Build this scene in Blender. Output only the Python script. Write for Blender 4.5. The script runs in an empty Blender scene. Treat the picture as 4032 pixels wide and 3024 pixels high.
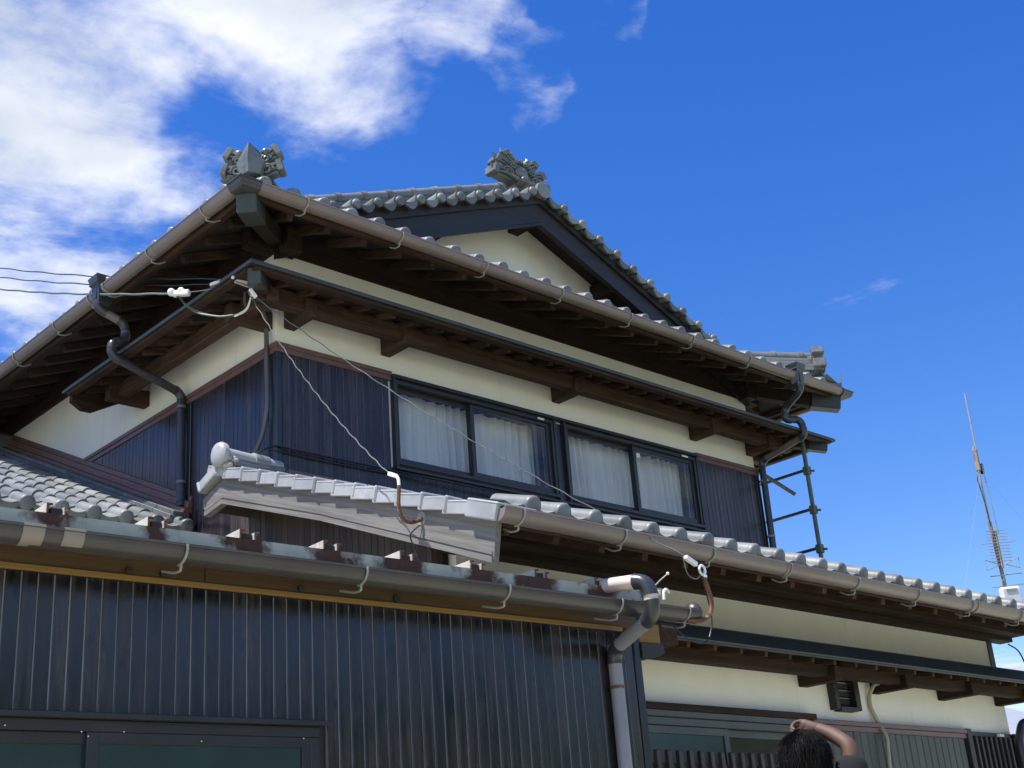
import bpy, math, random
from mathutils import Vector, Matrix
random.seed(7)
rad, PI = math.radians, math.pi
scn = bpy.context.scene
C = scn.collection

# ------------------------------------------------------------------ camera
cam_d = bpy.data.cameras.new('camera'); cam = bpy.data.objects.new('camera', cam_d); C.objects.link(cam)
cam_d.lens = 45.92; cam_d.sensor_width = 36; cam_d.sensor_fit = 'HORIZONTAL'; cam_d.clip_start = .1; cam_d.clip_end = 2000
CAM = Vector((-5.2843, -8.0, 1.5))
cr, cd, cf = Vector((.7322, -.6773, -.0720)), Vector((.2045, .3194, -.9253)), Vector((.6496, .6628, .3724))
mw = Matrix(((cr.x, -cd.x, -cf.x), (cr.y, -cd.y, -cf.y), (cr.z, -cd.z, -cf.z))).to_4x4(); mw.translation = CAM
cam.matrix_world = mw
scn.camera = cam
scn.render.resolution_x, scn.render.resolution_y = 1024, 768

# ------------------------------------------------------------------ sun, sky with clouds, exposure
SUN = Vector((-.40, .10, .91)).normalized()
sl = bpy.data.lights.new('sun', 'SUN'); so = bpy.data.objects.new('sun', sl); C.objects.link(so)
sl.energy = 4.8; sl.angle = rad(.53); sl.color = (1, .955, .88)
so.rotation_euler = SUN.to_track_quat('Z', 'Y').to_euler(); so.location = (-10, 2, 30)
scn.view_settings.view_transform = 'Standard'; scn.view_settings.look = 'None'
scn.view_settings.gamma = 1; scn.view_settings.use_curve_mapping = False
scn.view_settings.exposure = 0.78

def world():
    w = bpy.data.worlds.new('World'); scn.world = w; w.use_nodes = True
    N, L = w.node_tree.nodes, w.node_tree.links; N.clear()
    def nd(t, **k):
        n = N.new(t)
        for a, v in k.items(): setattr(n, a, v)
        return n
    def m(op, a, b=None, clamp=False):
        n = nd('ShaderNodeMath', operation=op, use_clamp=clamp)
        for i, v in enumerate((a, b)):
            if v is None: continue
            if isinstance(v, (int, float)): n.inputs[i].default_value = v
            else: L.new(v, n.inputs[i])
        return n.outputs[0]
    sky = nd('ShaderNodeTexSky', sky_type='NISHITA', sun_disc=False, sun_elevation=math.asin(SUN.z),
             sun_rotation=math.atan2(SUN.x, SUN.y), altitude=50, air_density=1.15, dust_density=.25, ozone_density=3.2)
    hs = nd('ShaderNodeHueSaturation'); hs.inputs['Saturation'].default_value = 1.38; hs.inputs['Hue'].default_value = .519; hs.inputs['Value'].default_value = 1.07
    L.new(sky.outputs[0], hs.inputs['Color'])
    sc = nd('ShaderNodeVectorMath', operation='SCALE'); sc.inputs['Scale'].default_value = .105
    L.new(hs.outputs[0], sc.inputs[0])
    tc = nd('ShaderNodeTexCoord'); d = tc.outputs['Generated']
    # flatten the directions onto a cloud layer so that clouds shrink towards the horizon
    sep = nd('ShaderNodeSeparateXYZ'); L.new(d, sep.inputs[0])
    zc = m('MAXIMUM', sep.outputs[2], .06)
    px, py = m('DIVIDE', sep.outputs[0], zc), m('DIVIDE', sep.outputs[1], zc)
    cmb = nd('ShaderNodeCombineXYZ'); L.new(px, cmb.inputs[0]); L.new(py, cmb.inputs[1])
    def noise(scale, det, rough, off, dist=0.0):
        mp = nd('ShaderNodeMapping'); mp.inputs['Location'].default_value = off; L.new(cmb.outputs[0], mp.inputs[0])
        n = nd('ShaderNodeTexNoise'); n.inputs['Scale'].default_value = scale; n.inputs['Detail'].default_value = det
        n.inputs['Roughness'].default_value = rough; n.inputs['Distortion'].default_value = dist
        L.new(mp.outputs[0], n.inputs['Vector']); return n.outputs[0]
    big = noise(.9, 3, .5, (3.1, 5.2, .0))
    det = noise(3.6, 9, .60, (1.3, .7, .0), .35)
    fin = noise(13, 6, .62, (4.3, 2.7, 1.0), .2)
    wn_ = nd('ShaderNodeTexNoise'); wn_.inputs['Scale'].default_value = 7; wn_.inputs['Detail'].default_value = 4; wn_.inputs['Roughness'].default_value = .6; L.new(d, wn_.inputs['Vector'])
    w1_ = nd('ShaderNodeVectorMath', operation='SUBTRACT'); L.new(wn_.outputs['Color'], w1_.inputs[0]); w1_.inputs[1].default_value = (.5, .5, .5)
    w2_ = nd('ShaderNodeVectorMath', operation='SCALE'); L.new(w1_.outputs[0], w2_.inputs[0]); w2_.inputs['Scale'].default_value = .16
    w3_ = nd('ShaderNodeVectorMath', operation='ADD'); L.new(d, w3_.inputs[0]); L.new(w2_.outputs[0], w3_.inputs[1]); dw = w3_.outputs[0]
    field = None
    # cloud banks: direction of the middle, cosine radius, weight
    for (x, y, z, r, wt) in [(.300, .765, .570, .200, 1.0), (.440, .655, .614, .140, .92), (.505, .640, .578, .068, .55), (.350, .800, .488, .110, .66), (.330, .820, .462, .10, .60), (.40, .79, .464, .055, .35),
                             (.545, .575, .612, .045, .40), (.590, .562, .580, .035, .22), (.623, .498, .603, .03, .05), (.894, .437, .105, .045, .8),
                             (-.6, .5, .62, .35, .9), (-.75, -.45, .45, .30, .8), (.2, -.85, .42, .33, .8), (.8, -.55, .38, .22, .7)]:
        v = Vector((x, y, z)).normalized()
        ds = nd('ShaderNodeVectorMath', operation='DISTANCE'); ds.inputs[1].default_value = v; L.new(dw, ds.inputs[0])
        f = m('MINIMUM', m('MULTIPLY', m('SUBTRACT', 1, m('DIVIDE', ds.outputs['Value'], r)), 1.3), wt)
        field = f if field is None else m('MAXIMUM', field, f)
    field = m('MAXIMUM', field, -.6)
    for (x, y, z, r, wt) in [(.416, .718, .559, .060, .45), (.385, .742, .552, .050, .45), (.445, .695, .566, .06, .45), (.400, .778, .484, .045, .5), (.345, .795, .50, .03, .35)]:   # blue gaps
        ds = nd('ShaderNodeVectorMath', operation='DISTANCE'); ds.inputs[1].default_value = Vector((x, y, z)).normalized(); L.new(dw, ds.inputs[0])
        field = m('SUBTRACT', field, m('MULTIPLY', m('MAXIMUM', m('SUBTRACT', 1, m('DIVIDE', ds.outputs['Value'], r)), 0), wt))
    s = m('ADD', m('MULTIPLY', m('SUBTRACT', det, .5), 1.9), m('MULTIPLY', m('SUBTRACT', fin, .5), .50))
    s = m('ADD', s, m('MULTIPLY', m('SUBTRACT', big, .5), .8))
    dens = m('ADD', s, m('MULTIPLY', field, .72))
    mr = nd('ShaderNodeMapRange', interpolation_type='SMOOTHSTEP')
    mr.inputs['From Min'].default_value = .02; mr.inputs['From Max'].default_value = .92; L.new(dens, mr.inputs['Value'])
    alpha = mr.outputs[0]
    thick = nd('ShaderNodeMapRange', interpolation_type='SMOOTHSTEP'); thick.inputs['From Min'].default_value = .30; thick.inputs['From Max'].default_value = 1.0
    L.new(m('ADD', m('MULTIPLY', field, .8), m('MULTIPLY', m('SUBTRACT', noise(1.9, 4, .5, (9.1, 1.7, 0)), .5), 1.8)), thick.inputs['Value'])
    cc = nd('ShaderNodeMix', data_type='RGBA'); cc.inputs[6].default_value = (.61, .63, .67, 1); cc.inputs[7].default_value = (.36, .405, .475, 1)
    L.new(thick.outputs[0], cc.inputs[0])
    mx = nd('ShaderNodeMix', data_type='RGBA'); L.new(m('MULTIPLY', alpha, .97), mx.inputs[0]); L.new(sc.outputs[0], mx.inputs[6]); L.new(cc.outputs[2], mx.inputs[7])
    bg = nd('ShaderNodeBackground'); L.new(mx.outputs[2], bg.inputs[0]); bg.inputs[1].default_value = 1
    out = nd('ShaderNodeOutputWorld'); L.new(bg.outputs[0], out.inputs[0])
world()

# ------------------------------------------------------------------ materials
MT = {}
def mat(name, col, col2=None, rough=.5, scale=(1, 1, 1), nscale=6, lo=.35, hi=.65, metal=0, bump=0, spec=.5, coat=0, rnd=0, det=6,
        third=None, tlo=.6, thi=.7, tscale=3, bscale=None, rough2=None, rot=0, tmap=None):
    m = bpy.data.materials.new(name); m.use_nodes = True; MT[name] = m
    N, L = m.node_tree.nodes, m.node_tree.links
    b = N['Principled BSDF']; b.inputs['Roughness'].default_value = rough; b.inputs['Metallic'].default_value = metal
    b.inputs['Specular IOR Level'].default_value = spec; b.inputs['Coat Weight'].default_value = coat; b.inputs['Coat Roughness'].default_value = .12
    b.inputs['Base Color'].default_value = (*col, 1)
    if col2 is None and not bump and not rnd: return m
    tc = N.new('ShaderNodeTexCoord'); mp = N.new('ShaderNodeMapping'); mp.inputs['Scale'].default_value = scale
    if rot: mp.vector_type = 'TEXTURE'; mp.inputs['Scale'].default_value = [1 / q_ for q_ in scale]; mp.inputs['Rotation'].default_value = (rot, 0, 0)
    oi = N.new('ShaderNodeObjectInfo')
    off = N.new('ShaderNodeVectorMath'); off.operation = 'SCALE'; off.inputs['Scale'].default_value = 37.0
    cv = N.new('ShaderNodeCombineXYZ')
    for i in range(3): L.new(oi.outputs['Random'], cv.inputs[i])
    L.new(cv.outputs[0], off.inputs[0])
    ad = N.new('ShaderNodeVectorMath'); ad.operation = 'ADD'; L.new(tc.outputs['Object'], ad.inputs[0]); L.new(off.outputs[0], ad.inputs[1])
    L.new(ad.outputs[0], mp.inputs[0])
    no = N.new('ShaderNodeTexNoise'); no.inputs['Scale'].default_value = nscale; no.inputs['Detail'].default_value = det; no.inputs['Roughness'].default_value = .6
    L.new(mp.outputs[0], no.inputs['Vector'])
    cur = None
    if col2 is not None:
        r = N.new('ShaderNodeMapRange'); r.inputs['From Min'].default_value = lo; r.inputs['From Max'].default_value = hi; L.new(no.outputs[0], r.inputs['Value'])
        mx = N.new('ShaderNodeMix'); mx.data_type = 'RGBA'; L.new(r.outputs[0], mx.inputs[0]); mx.inputs[6].default_value = (*col, 1); mx.inputs[7].default_value = (*col2, 1)
        cur = mx.outputs[2]
        if rough2 is not None:
            rr = N.new('ShaderNodeMapRange'); L.new(r.outputs[0], rr.inputs['Value']); rr.inputs['To Min'].default_value = rough; rr.inputs['To Max'].default_value = rough2
            L.new(rr.outputs[0], b.inputs['Roughness'])
    if third is not None:
        n3 = N.new('ShaderNodeTexNoise'); n3.inputs['Scale'].default_value = tscale; n3.inputs['Detail'].default_value = 7; n3.inputs['Roughness'].default_value = .65
        if tmap:
            m3p = N.new('ShaderNodeMapping'); m3p.inputs['Scale'].default_value = tmap; L.new(ad.outputs[0], m3p.inputs[0]); L.new(m3p.outputs[0], n3.inputs['Vector'])
        else: L.new(ad.outputs[0], n3.inputs['Vector'])
        r3 = N.new('ShaderNodeMapRange'); r3.inputs['From Min'].default_value = tlo; r3.inputs['From Max'].default_value = thi; L.new(n3.outputs[0], r3.inputs['Value'])
        m3 = N.new('ShaderNodeMix'); m3.data_type = 'RGBA'; L.new(r3.outputs[0], m3.inputs[0])
        if cur: L.new(cur, m3.inputs[6])
        else: m3.inputs[6].default_value = (*col, 1)
        m3.inputs[7].default_value = (*third, 1); cur = m3.outputs[2]
    if rnd:
        hs = N.new('ShaderNodeHueSaturation'); r2 = N.new('ShaderNodeMapRange'); L.new(oi.outputs['Random'], r2.inputs['Value'])
        r2.inputs['To Min'].default_value = 1 - rnd; r2.inputs['To Max'].default_value = 1 + rnd
        L.new(r2.outputs[0], hs.inputs['Value'])
        if cur: L.new(cur, hs.inputs['Color'])
        else: hs.inputs['Color'].default_value = (*col, 1)
        cur = hs.outputs[0]
    if cur: L.new(cur, b.inputs['Base Color'])
    if bump:
        bp = N.new('ShaderNodeBump'); bp.inputs['Strength'].default_value = bump; bp.inputs['Distance'].default_value = .01
        src = no
        if bscale:
            src = N.new('ShaderNodeTexNoise'); src.inputs['Scale'].default_value = bscale; src.inputs['Detail'].default_value = 4; L.new(mp.outputs[0], src.inputs['Vector'])
        L.new(src.outputs[0], bp.inputs['Height']); L.new(bp.outputs[0], b.inputs['Normal'])
    return m
GX, GY, GZ = (.6, 14, 14), (14, .6, 14), (14, 14, .6)        # grain runs along x, y or z
mat('plaster', (.765, .742, .655), (.815, .795, .72), .85, (1.6, 1.6, .45), nscale=2.0, lo=.3, hi=.7, bump=.15, bscale=90, third=(.56, .52, .42), tlo=.60, thi=.95, tscale=2.2, tmap=(2.6, 2.6, .45))
mat('siding', (.016, .011, .011), (.066, .044, .040), .26, (20, 20, 1.1), 2.2, lo=.40, hi=.80, bump=.10, spec=.52, rnd=.4, third=(.030, .021, .018), tlo=.52, thi=.8, tscale=2.0)
mat('siding_low', (.060, .045, .037), (.030, .022, .018), .5, GZ, 3, bump=.15, rnd=.3)
mat('garage_board', (.009, .0075, .007), (.038, .027, .022), .16, (20, 20, 1.1), 2.0, lo=.40, hi=.82, bump=.08, spec=.74, rnd=.5, third=(.004, .0035, .0035), tlo=.57, thi=.64, tscale=6.5, rough2=.36, tmap=(1, 1, .55))
mat('groove_sheen', (.23, .245, .27), (.16, .17, .19), .35, GZ, 2.5, spec=.6)  # grey wood in the board joints, sky reflection painted into its pale colour
mat('navy_trim', (.012, .014, .018), (.016, .018, .022), .3, GZ, 3, spec=.6)
mat('brown_metal', (.13, .068, .058), (.17, .095, .080), .38, nscale=3, bump=.03, third=(.05, .032, .03), tlo=.5, thi=.8)
mat('tile', (.135, .147, .150), (.185, .196, .193), .46, nscale=5, bump=.16, spec=.4, rnd=.30, third=(.062, .066, .052), tlo=.56, thi=.75, tscale=9)
mat('tile_light', (.27, .28, .285), (.36, .37, .375), .36, nscale=5, bump=.05, spec=.6, rnd=.14, third=(.20, .21, .205), tlo=.58, thi=.8, tscale=9)
mat('tile_dark', (.10, .106, .112), (.15, .156, .16), .42, nscale=6, bump=.08, rnd=.15, third=(.07, .08, .065), tlo=.52, thi=.7, tscale=8)
mat('ornament', (.10, .112, .108), (.155, .165, .157), .30, nscale=7, bump=.12, spec=.6, third=(.055, .065, .052), tlo=.5, thi=.7, tscale=11)
mat('gutter', (.165, .132, .122), (.200, .162, .150), .33, (1, 1, 1), 2.4, spec=.5, third=(.15, .12, .11), tlo=.55, thi=.8, tscale=1.5)
mat('gutter_garage', (.046, .040, .041), (.062, .054, .054), .30, (1, 1, 1), 3, spec=.5, third=(.05, .038, .035), tlo=.5, thi=.8, tscale=2.5)
mat('gutter_pink', (.40, .29, .25), (.46, .34, .29), .42, nscale=3)
mat('patch', (.25, .215, .185), (.21, .18, .155), .5, nscale=5, third=(.09, .12, .05), tlo=.58, thi=.72, tscale=14)
mat('pipe', (.150, .125, .125), (.180, .150, .148), .34, (1, 1, 1), 3, spec=.5)
mat('pipe_dark', (.030, .032, .036), (.045, .046, .05), .3, nscale=6, third=(.07, .075, .075), tlo=.6, thi=.8, tscale=7)
mat('pipe_grey', (.22, .22, .26), (.26, .25, .285), .4, nscale=3)
mat('pipe_pink', (.62, .48, .43), (.68, .54, .48), .4, nscale=3)
mat('bracket', (.30, .30, .26), (.22, .22, .19), .45, nscale=20, third=(.22, .10, .05), tlo=.68, thi=.78, tscale=25)
for ax, g in (('x', GX), ('y', GY), ('z', GZ)):
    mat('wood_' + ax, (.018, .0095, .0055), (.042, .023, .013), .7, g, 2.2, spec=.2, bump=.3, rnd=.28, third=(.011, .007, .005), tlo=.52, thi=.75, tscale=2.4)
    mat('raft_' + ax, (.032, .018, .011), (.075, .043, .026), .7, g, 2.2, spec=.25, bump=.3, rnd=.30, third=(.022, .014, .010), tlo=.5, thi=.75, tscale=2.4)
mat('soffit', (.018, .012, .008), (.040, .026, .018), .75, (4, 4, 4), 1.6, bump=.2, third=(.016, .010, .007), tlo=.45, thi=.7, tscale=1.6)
mat('grey_wood', (.19, .182, .170), (.108, .102, .095), .8, (14, .55, 14), 2.4, bump=.5, rot=.356, third=(.13, .11, .10), tlo=.60, thi=.74, tscale=3)
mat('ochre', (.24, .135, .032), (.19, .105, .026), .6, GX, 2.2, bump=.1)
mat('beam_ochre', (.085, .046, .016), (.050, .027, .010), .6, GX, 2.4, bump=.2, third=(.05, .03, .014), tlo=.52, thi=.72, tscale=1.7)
mat('copper', (.030, .039, .038), (.048, .058, .055), .48, nscale=2.5, metal=.0, spec=.4, bump=.05, third=(.03, .045, .047), tlo=.55, thi=.75)
mat('black_board', (.011, .010, .010), (.019, .017, .016), .5, GX, 2.2, bump=.1)
mat('frame', (.028, .030, .032), (.036, .038, .040), .34, nscale=4, metal=.3)
mat('frame_grey', (.075, .078, .072), (.09, .092, .085), .38, nscale=4, metal=.3)
mat('steel_paint', (.47, .48, .39), (.39, .40, .32), .6, (1, 1, 1), 6, third=(.16, .09, .05), tlo=.62, thi=.68, tscale=9, bump=.06, spec=.25)
def rust_at_seams(m):
    N, L = m.node_tree.nodes, m.node_tree.links; b = N['Principled BSDF']; old = b.inputs['Base Color'].links[0].from_socket
    tc = N.new('ShaderNodeTexCoord'); sp = N.new('ShaderNodeSeparateXYZ'); L.new(tc.outputs['Object'], sp.inputs[0])
    def mm(op, a, b2):
        n = N.new('ShaderNodeMath'); n.operation = op
        for k, v in enumerate((a, b2)):
            if v is None: continue
            if isinstance(v, (int, float)): n.inputs[k].default_value = v
            else: L.new(v, n.inputs[k])
        return n.outputs[0]
    x = mm('DIVIDE', mm('ADD', sp.outputs[0], -.352 + .4595 * 20.5), .4595); fr = mm('ABSOLUTE', mm('SUBTRACT', mm('FRACT', x, None), .5), None)
    no = N.new('ShaderNodeTexNoise'); no.inputs['Scale'].default_value = 11; no.inputs['Detail'].default_value = 8; no.inputs['Roughness'].default_value = .65; L.new(tc.outputs['Object'], no.inputs['Vector'])
    n2 = N.new('ShaderNodeTexNoise'); n2.inputs['Scale'].default_value = 1.7; L.new(tc.outputs['Object'], n2.inputs['Vector'])
    v = mm('SUBTRACT', mm('ADD', mm('MULTIPLY', mm('SUBTRACT', no.outputs[0], .5), .9), mm('MULTIPLY', mm('POWER', n2.outputs[0], 2.0), .95)), mm('MULTIPLY', fr, .95))
    r = N.new('ShaderNodeMapRange'); r.inputs['From Min'].default_value = -.04; r.inputs['From Max'].default_value = .16; L.new(v, r.inputs['Value'])
    n3 = N.new('ShaderNodeTexNoise'); n3.inputs['Scale'].default_value = 30; L.new(tc.outputs['Object'], n3.inputs['Vector'])
    rc = N.new('ShaderNodeMix'); rc.data_type = 'RGBA'; rc.inputs[6].default_value = (.035, .022, .016, 1); rc.inputs[7].default_value = (.13, .055, .028, 1); L.new(n3.outputs[0], rc.inputs[0])
    mx = N.new('ShaderNodeMix'); mx.data_type = 'RGBA'; L.new(r.outputs[0], mx.inputs[0]); L.new(old, mx.inputs[6]); L.new(rc.outputs[2], mx.inputs[7]); L.new(mx.outputs[2], b.inputs['Base Color'])
rust_at_seams(MT['steel_paint'])
mat('rust_dark', (.055, .030, .020), (.030, .022, .016), .85, nscale=14, bump=.3, third=(.15, .06, .028), tlo=.58, thi=.66, tscale=18)
mat('deck', (.50, .48, .43), (.42, .40, .36), .5, nscale=5, third=(.24, .10, .04), tlo=.60, thi=.70, tscale=9)
mat('rust', (.17, .070, .034), (.10, .042, .022), .8, nscale=14, bump=.3, third=(.42, .38, .30), tlo=.60, thi=.68, tscale=16)
mat('pole', (.075, .105, .075), (.11, .135, .10), .5, nscale=6, third=(.16, .08, .05), tlo=.66, thi=.76, tscale=12)
mat('pole_dark', (.060, .040, .044), (.085, .058, .058), .5, nscale=9)
mat('galv', (.42, .42, .40), (.33, .33, .32), .42, nscale=12, metal=.5)
mat('rust_mast', (.16, .12, .09), (.30, .27, .23), .6, (3, 3, 1), 9)
mat('white_plastic', (.78, .78, .75), (.70, .70, .67), .4, nscale=8)
mat('porcelain', (.80, .80, .80), None, .25)
mat('black_rubber', (.012, .012, .014), (.02, .02, .022), .45, nscale=9)
mat('green_cable', (.10, .15, .13), (.07, .11, .10), .5, nscale=9)
mat('grey_cable', (.16, .165, .16), (.09, .095, .09), .5, (1, 1, 1), 30)
mat('beige_cable', (.62, .58, .45), None, .5)
mat('conduit', (.085, .078, .078), (.115, .105, .10), .45, nscale=4)
mat('conduit_beige', (.40, .36, .28), (.34, .30, .23), .5, nscale=4)
mat('curtain', (.70, .71, .72), (.60, .61, .62), .9, (20, 20, 1), 3)
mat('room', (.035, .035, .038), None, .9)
mat('frosted', (.013, .032, .032), (.020, .042, .040), .22, nscale=5, spec=.6)
mat('shutter', (.046, .050, .042), (.062, .066, .055), .45, GZ, 2.5, rnd=.2, spec=.5)
mat('lattice', (.018, .016, .016), (.028, .025, .024), .5, nscale=5)
mat('slat', (.035, .025, .022), (.055, .040, .034), .5, GZ, 3, rnd=.2)
mat('mortar', (.40, .37, .32), (.28, .25, .21), .9, nscale=20, bump=.4)
mat('skin', (.085, .042, .030), (.115, .057, .040), .65, nscale=12)  # shade on the person is put into this darkened skin colour
mat('hair', (.004, .004, .004), (.007, .006, .006), .75, nscale=30, spec=.15)
mat('shirt', (.005, .006, .010), (.008, .009, .013), .95, spec=.1, nscale=9) if 0 else mat('shirt', (.005, .006, .010), (.008, .009, .013), .95, nscale=9)
mat('trousers', (.03, .03, .04), None, .9)
mat('bounce_ground', (.46, .44, .355), (.52, .495, .41), .95, nscale=1.5, third=(.21, .28, .11), tlo=.47, thi=.62, tscale=.5)  # unseen gravel and grass, made pale to bounce light onto the walls
mat('bark', (.09, .07, .05), (.06, .045, .035), .9, nscale=9, bump=.5)
mat('leaf', (.045, .09, .022), (.085, .14, .035), .55, nscale=4, rnd=.3)
mat('stone', (.32, .31, .29), (.26, .25, .23), .9, nscale=4, bump=.3)
mat('far_wall', (.55, .53, .48), (.48, .46, .42), .9, nscale=2)
# glass: sharp reflection over a see-through sheet
g = bpy.data.materials.new('glass'); g.use_nodes = True; MT['glass'] = g
N, L = g.node_tree.nodes, g.node_tree.links; N.clear()
o_, mxs, tr, gl, fr = N.new('ShaderNodeOutputMaterial'), N.new('ShaderNodeMixShader'), N.new('ShaderNodeBsdfTransparent'), N.new('ShaderNodeBsdfGlossy'), N.new('ShaderNodeFresnel')
gl.inputs['Roughness'].default_value = .012; fr.inputs['IOR'].default_value = 1.55; tr.inputs[0].default_value = (.94, .95, .95, 1)
geo_ = N.new('ShaderNodeNewGeometry'); mm_ = N.new('ShaderNodeMath'); mm_.operation = 'SUBTRACT'; mm_.use_clamp = True
L.new(fr.outputs[0], mm_.inputs[0]); L.new(geo_.outputs['Backfacing'], mm_.inputs[1]); L.new(mm_.outputs[0], mxs.inputs[0]); L.new(tr.outputs[0], mxs.inputs[1]); L.new(gl.outputs[0], mxs.inputs[2]); L.new(mxs.outputs[0], o_.inputs[0])

# ------------------------------------------------------------------ mesh helpers
class MB:
    def __init__(s): s.v = []; s.f = []
    def add(s, vs, fs):
        o = len(s.v); s.v += [tuple(p) for p in vs]; s.f += [tuple(i + o for i in f) for f in fs]; return s
    def frame(s, o, X, Y, Z, lo, hi, c=0):
        """box spanned by unit axes X,Y,Z at o, local extents lo..hi, chamfer c"""
        o, X, Y, Z = map(Vector, (o, X, Y, Z))
        def P(x, y, z): return o + X * x + Y * y + Z * z
        (x0, y0, z0), (x1, y1, z1) = lo, hi
        if c <= 0:
            s.add([P(x, y, z) for z in (z0, z1) for y in (y0, y1) for x in (x0, x1)],
                  [(0, 2, 3, 1), (4, 5, 7, 6), (0, 1, 5, 4), (2, 6, 7, 3), (0, 4, 6, 2), (1, 3, 7, 5)]); return s
        c = min(c, (x1 - x0) * .45, (y1 - y0) * .45, (z1 - z0) * .45)
        vs = []; idx = {}
        for i in (0, 1):
            for j in (0, 1):
                for k in (0, 1):
                    x, y, z = (x0, x1)[i], (y0, y1)[j], (z0, z1)[k]
                    dx, dy, dz = (c, -c)[i], (c, -c)[j], (c, -c)[k]
                    for a, p in enumerate(((x, y + dy, z + dz), (x + dx, y, z + dz), (x + dx, y + dy, z))):
                        idx[i, j, k, a] = len(vs); vs.append(P(*p))
        q = lambda i, j, k, a: idx[i, j, k, a]
        fs = []
        for i in (0, 1): fs.append([q(i, 0, 0, 0), q(i, 0, 1, 0), q(i, 1, 1, 0), q(i, 1, 0, 0)][::(1 if i == 0 else -1)])
        for j in (0, 1): fs.append([q(0, j, 0, 1), q(1, j, 0, 1), q(1, j, 1, 1), q(0, j, 1, 1)][::(1 if j == 0 else -1)])
        for k in (0, 1): fs.append([q(0, 0, k, 2), q(0, 1, k, 2), q(1, 1, k, 2), q(1, 0, k, 2)][::(1 if k == 0 else -1)])
        for i in (0, 1):
            for j in (0, 1): fs.append([q(i, j, 0, 0), q(i, j, 1, 0), q(i, j, 1, 1), q(i, j, 0, 1)])
        for i in (0, 1):
            for k in (0, 1): fs.append([q(i, 0, k, 0), q(i, 1, k, 0), q(i, 1, k, 2), q(i, 0, k, 2)])
        for j in (0, 1):
            for k in (0, 1): fs.append([q(0, j, k, 1), q(1, j, k, 1), q(1, j, k, 2), q(0, j, k, 2)])
        for i in (0, 1):
            for j in (0, 1):
                for k in (0, 1): fs.append([q(i, j, k, 0), q(i, j, k, 1), q(i, j, k, 2)])
        return s.add(vs, fs)
    def box(s, x0, x1, y0, y1, z0, z1, c=0): return s.frame((0, 0, 0), (1, 0, 0), (0, 1, 0), (0, 0, 1), (x0, y0, z0), (x1, y1, z1), c)
    def beam(s, a, b, w, h, up=(0, 0, 1), c=0, zoff=0):
        """square bar a->b, width w, height h about the line (zoff lifts it along its own up)"""
        a, b = Vector(a), Vector(b); X = (b - a); ln = X.length; X.normalize()
        Z = Vector(up); Z = (Z - X * Z.dot(X)).normalized(); Y = Z.cross(X)
        return s.frame(a, X, Y, Z, (0, -w / 2, -h / 2 + zoff), (ln, w / 2, h / 2 + zoff), c)
    def prism(s, poly, fmap, d0, d1):
        """extrude a 2d polygon between depths d0 and d1; fmap(u,v,d)->point"""
        n = len(poly)
        vs = [fmap(u, v, d0) for u, v in poly] + [fmap(u, v, d1) for u, v in poly]
        return s.add(vs, [tuple(range(n))[::-1], tuple(range(n, 2 * n))] + [(i, (i + 1) % n, n + (i + 1) % n, n + i) for i in range(n)])
    def tube(s, pts, r, n=8, caps=True, twist=0):
        pts = [Vector(p) for p in pts]; m = len(pts)
        rr = r if hasattr(r, '__len__') else [r] * m
        t0 = (pts[1] - pts[0]).normalized(); u = t0.orthogonal().normalized()
        vs = []
        for i, p in enumerate(pts):
            t = (pts[min(i + 1, m - 1)] - pts[max(i - 1, 0)]).normalized()
            u = (u - t * u.dot(t)).normalized(); w = t.cross(u)
            for k in range(n):
                a = 2 * PI * k / n; vs.append(p + u * (math.cos(a) * rr[i]) + w * (math.sin(a) * rr[i]))
        fs = [(i * n + k, i * n + (k + 1) % n, (i + 1) * n + (k + 1) % n, (i + 1) * n + k) for i in range(m - 1) for k in range(n)]
        if caps: fs += [tuple(range(n))[::-1], tuple(range((m - 1) * n, m * n))]
        return s.add(vs, fs)
    def sweep(s, prof, a, b, U, V, closed=True):
        """straight extrusion of prof (u,v) from a to b"""
        a, b, U, V = map(Vector, (a, b, U, V)); n = len(prof)
        vs = [a + U * u + V * v for u, v in prof] + [b + U * u + V * v for u, v in prof]
        fs = [(i, (i + 1) % n, n + (i + 1) % n, n + i) for i in range(n if closed else n - 1)]
        if closed: fs += [tuple(range(n))[::-1], tuple(range(n, 2 * n))]
        return s.add(vs, fs)
    def ball(s, c, r, sx=1, sy=1, sz=1, n=10, m=6):
        c = Vector(c); vs = [c + Vector((0, 0, r * sz))]; 
        for i in range(1, m):
            a = PI * i / m
            for k in range(n):
                b = 2 * PI * k / n; vs.append(c + Vector((r * sx * math.sin(a) * math.cos(b), r * sy * math.sin(a) * math.sin(b), r * sz * math.cos(a))))
        vs.append(c - Vector((0, 0, r * sz))); fs = [(0, 1 + k, 1 + (k + 1) % n) for k in range(n)]
        for i in range(m - 2): fs += [(1 + i * n + k, 1 + (i + 1) * n + k, 1 + (i + 1) * n + (k + 1) % n, 1 + i * n + (k + 1) % n) for k in range(n)]
        e = len(vs) - 1; fs += [(e, e - n + (k + 1) % n, e - n + k) for k in range(n)]
        return s.add(vs, fs)
    def map(s, f): s.v = [tuple(f(Vector(p))) for p in s.v]; return s
    def mesh(s, name, m, smooth=40):
        me = bpy.data.meshes.new(name); me.from_pydata(s.v, [], s.f); me.materials.append(MT[m] if isinstance(m, str) else m)
        if smooth:
            me.polygons.foreach_set('use_smooth', [True] * len(me.polygons)); me.set_sharp_from_angle(angle=rad(smooth))
        me.update(); return me
    def build(s, name, m, parent=None, smooth=40, label=None):
        o = bpy.data.objects.new(name, s.mesh(name, m, smooth)); C.objects.link(o); o.parent = parent
        if label: o['label'] = label
        return o
def inst(name, me, mtx, parent):
    o = bpy.data.objects.new(name, me); C.objects.link(o); o.parent = parent; o.matrix_local = mtx; return o
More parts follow.
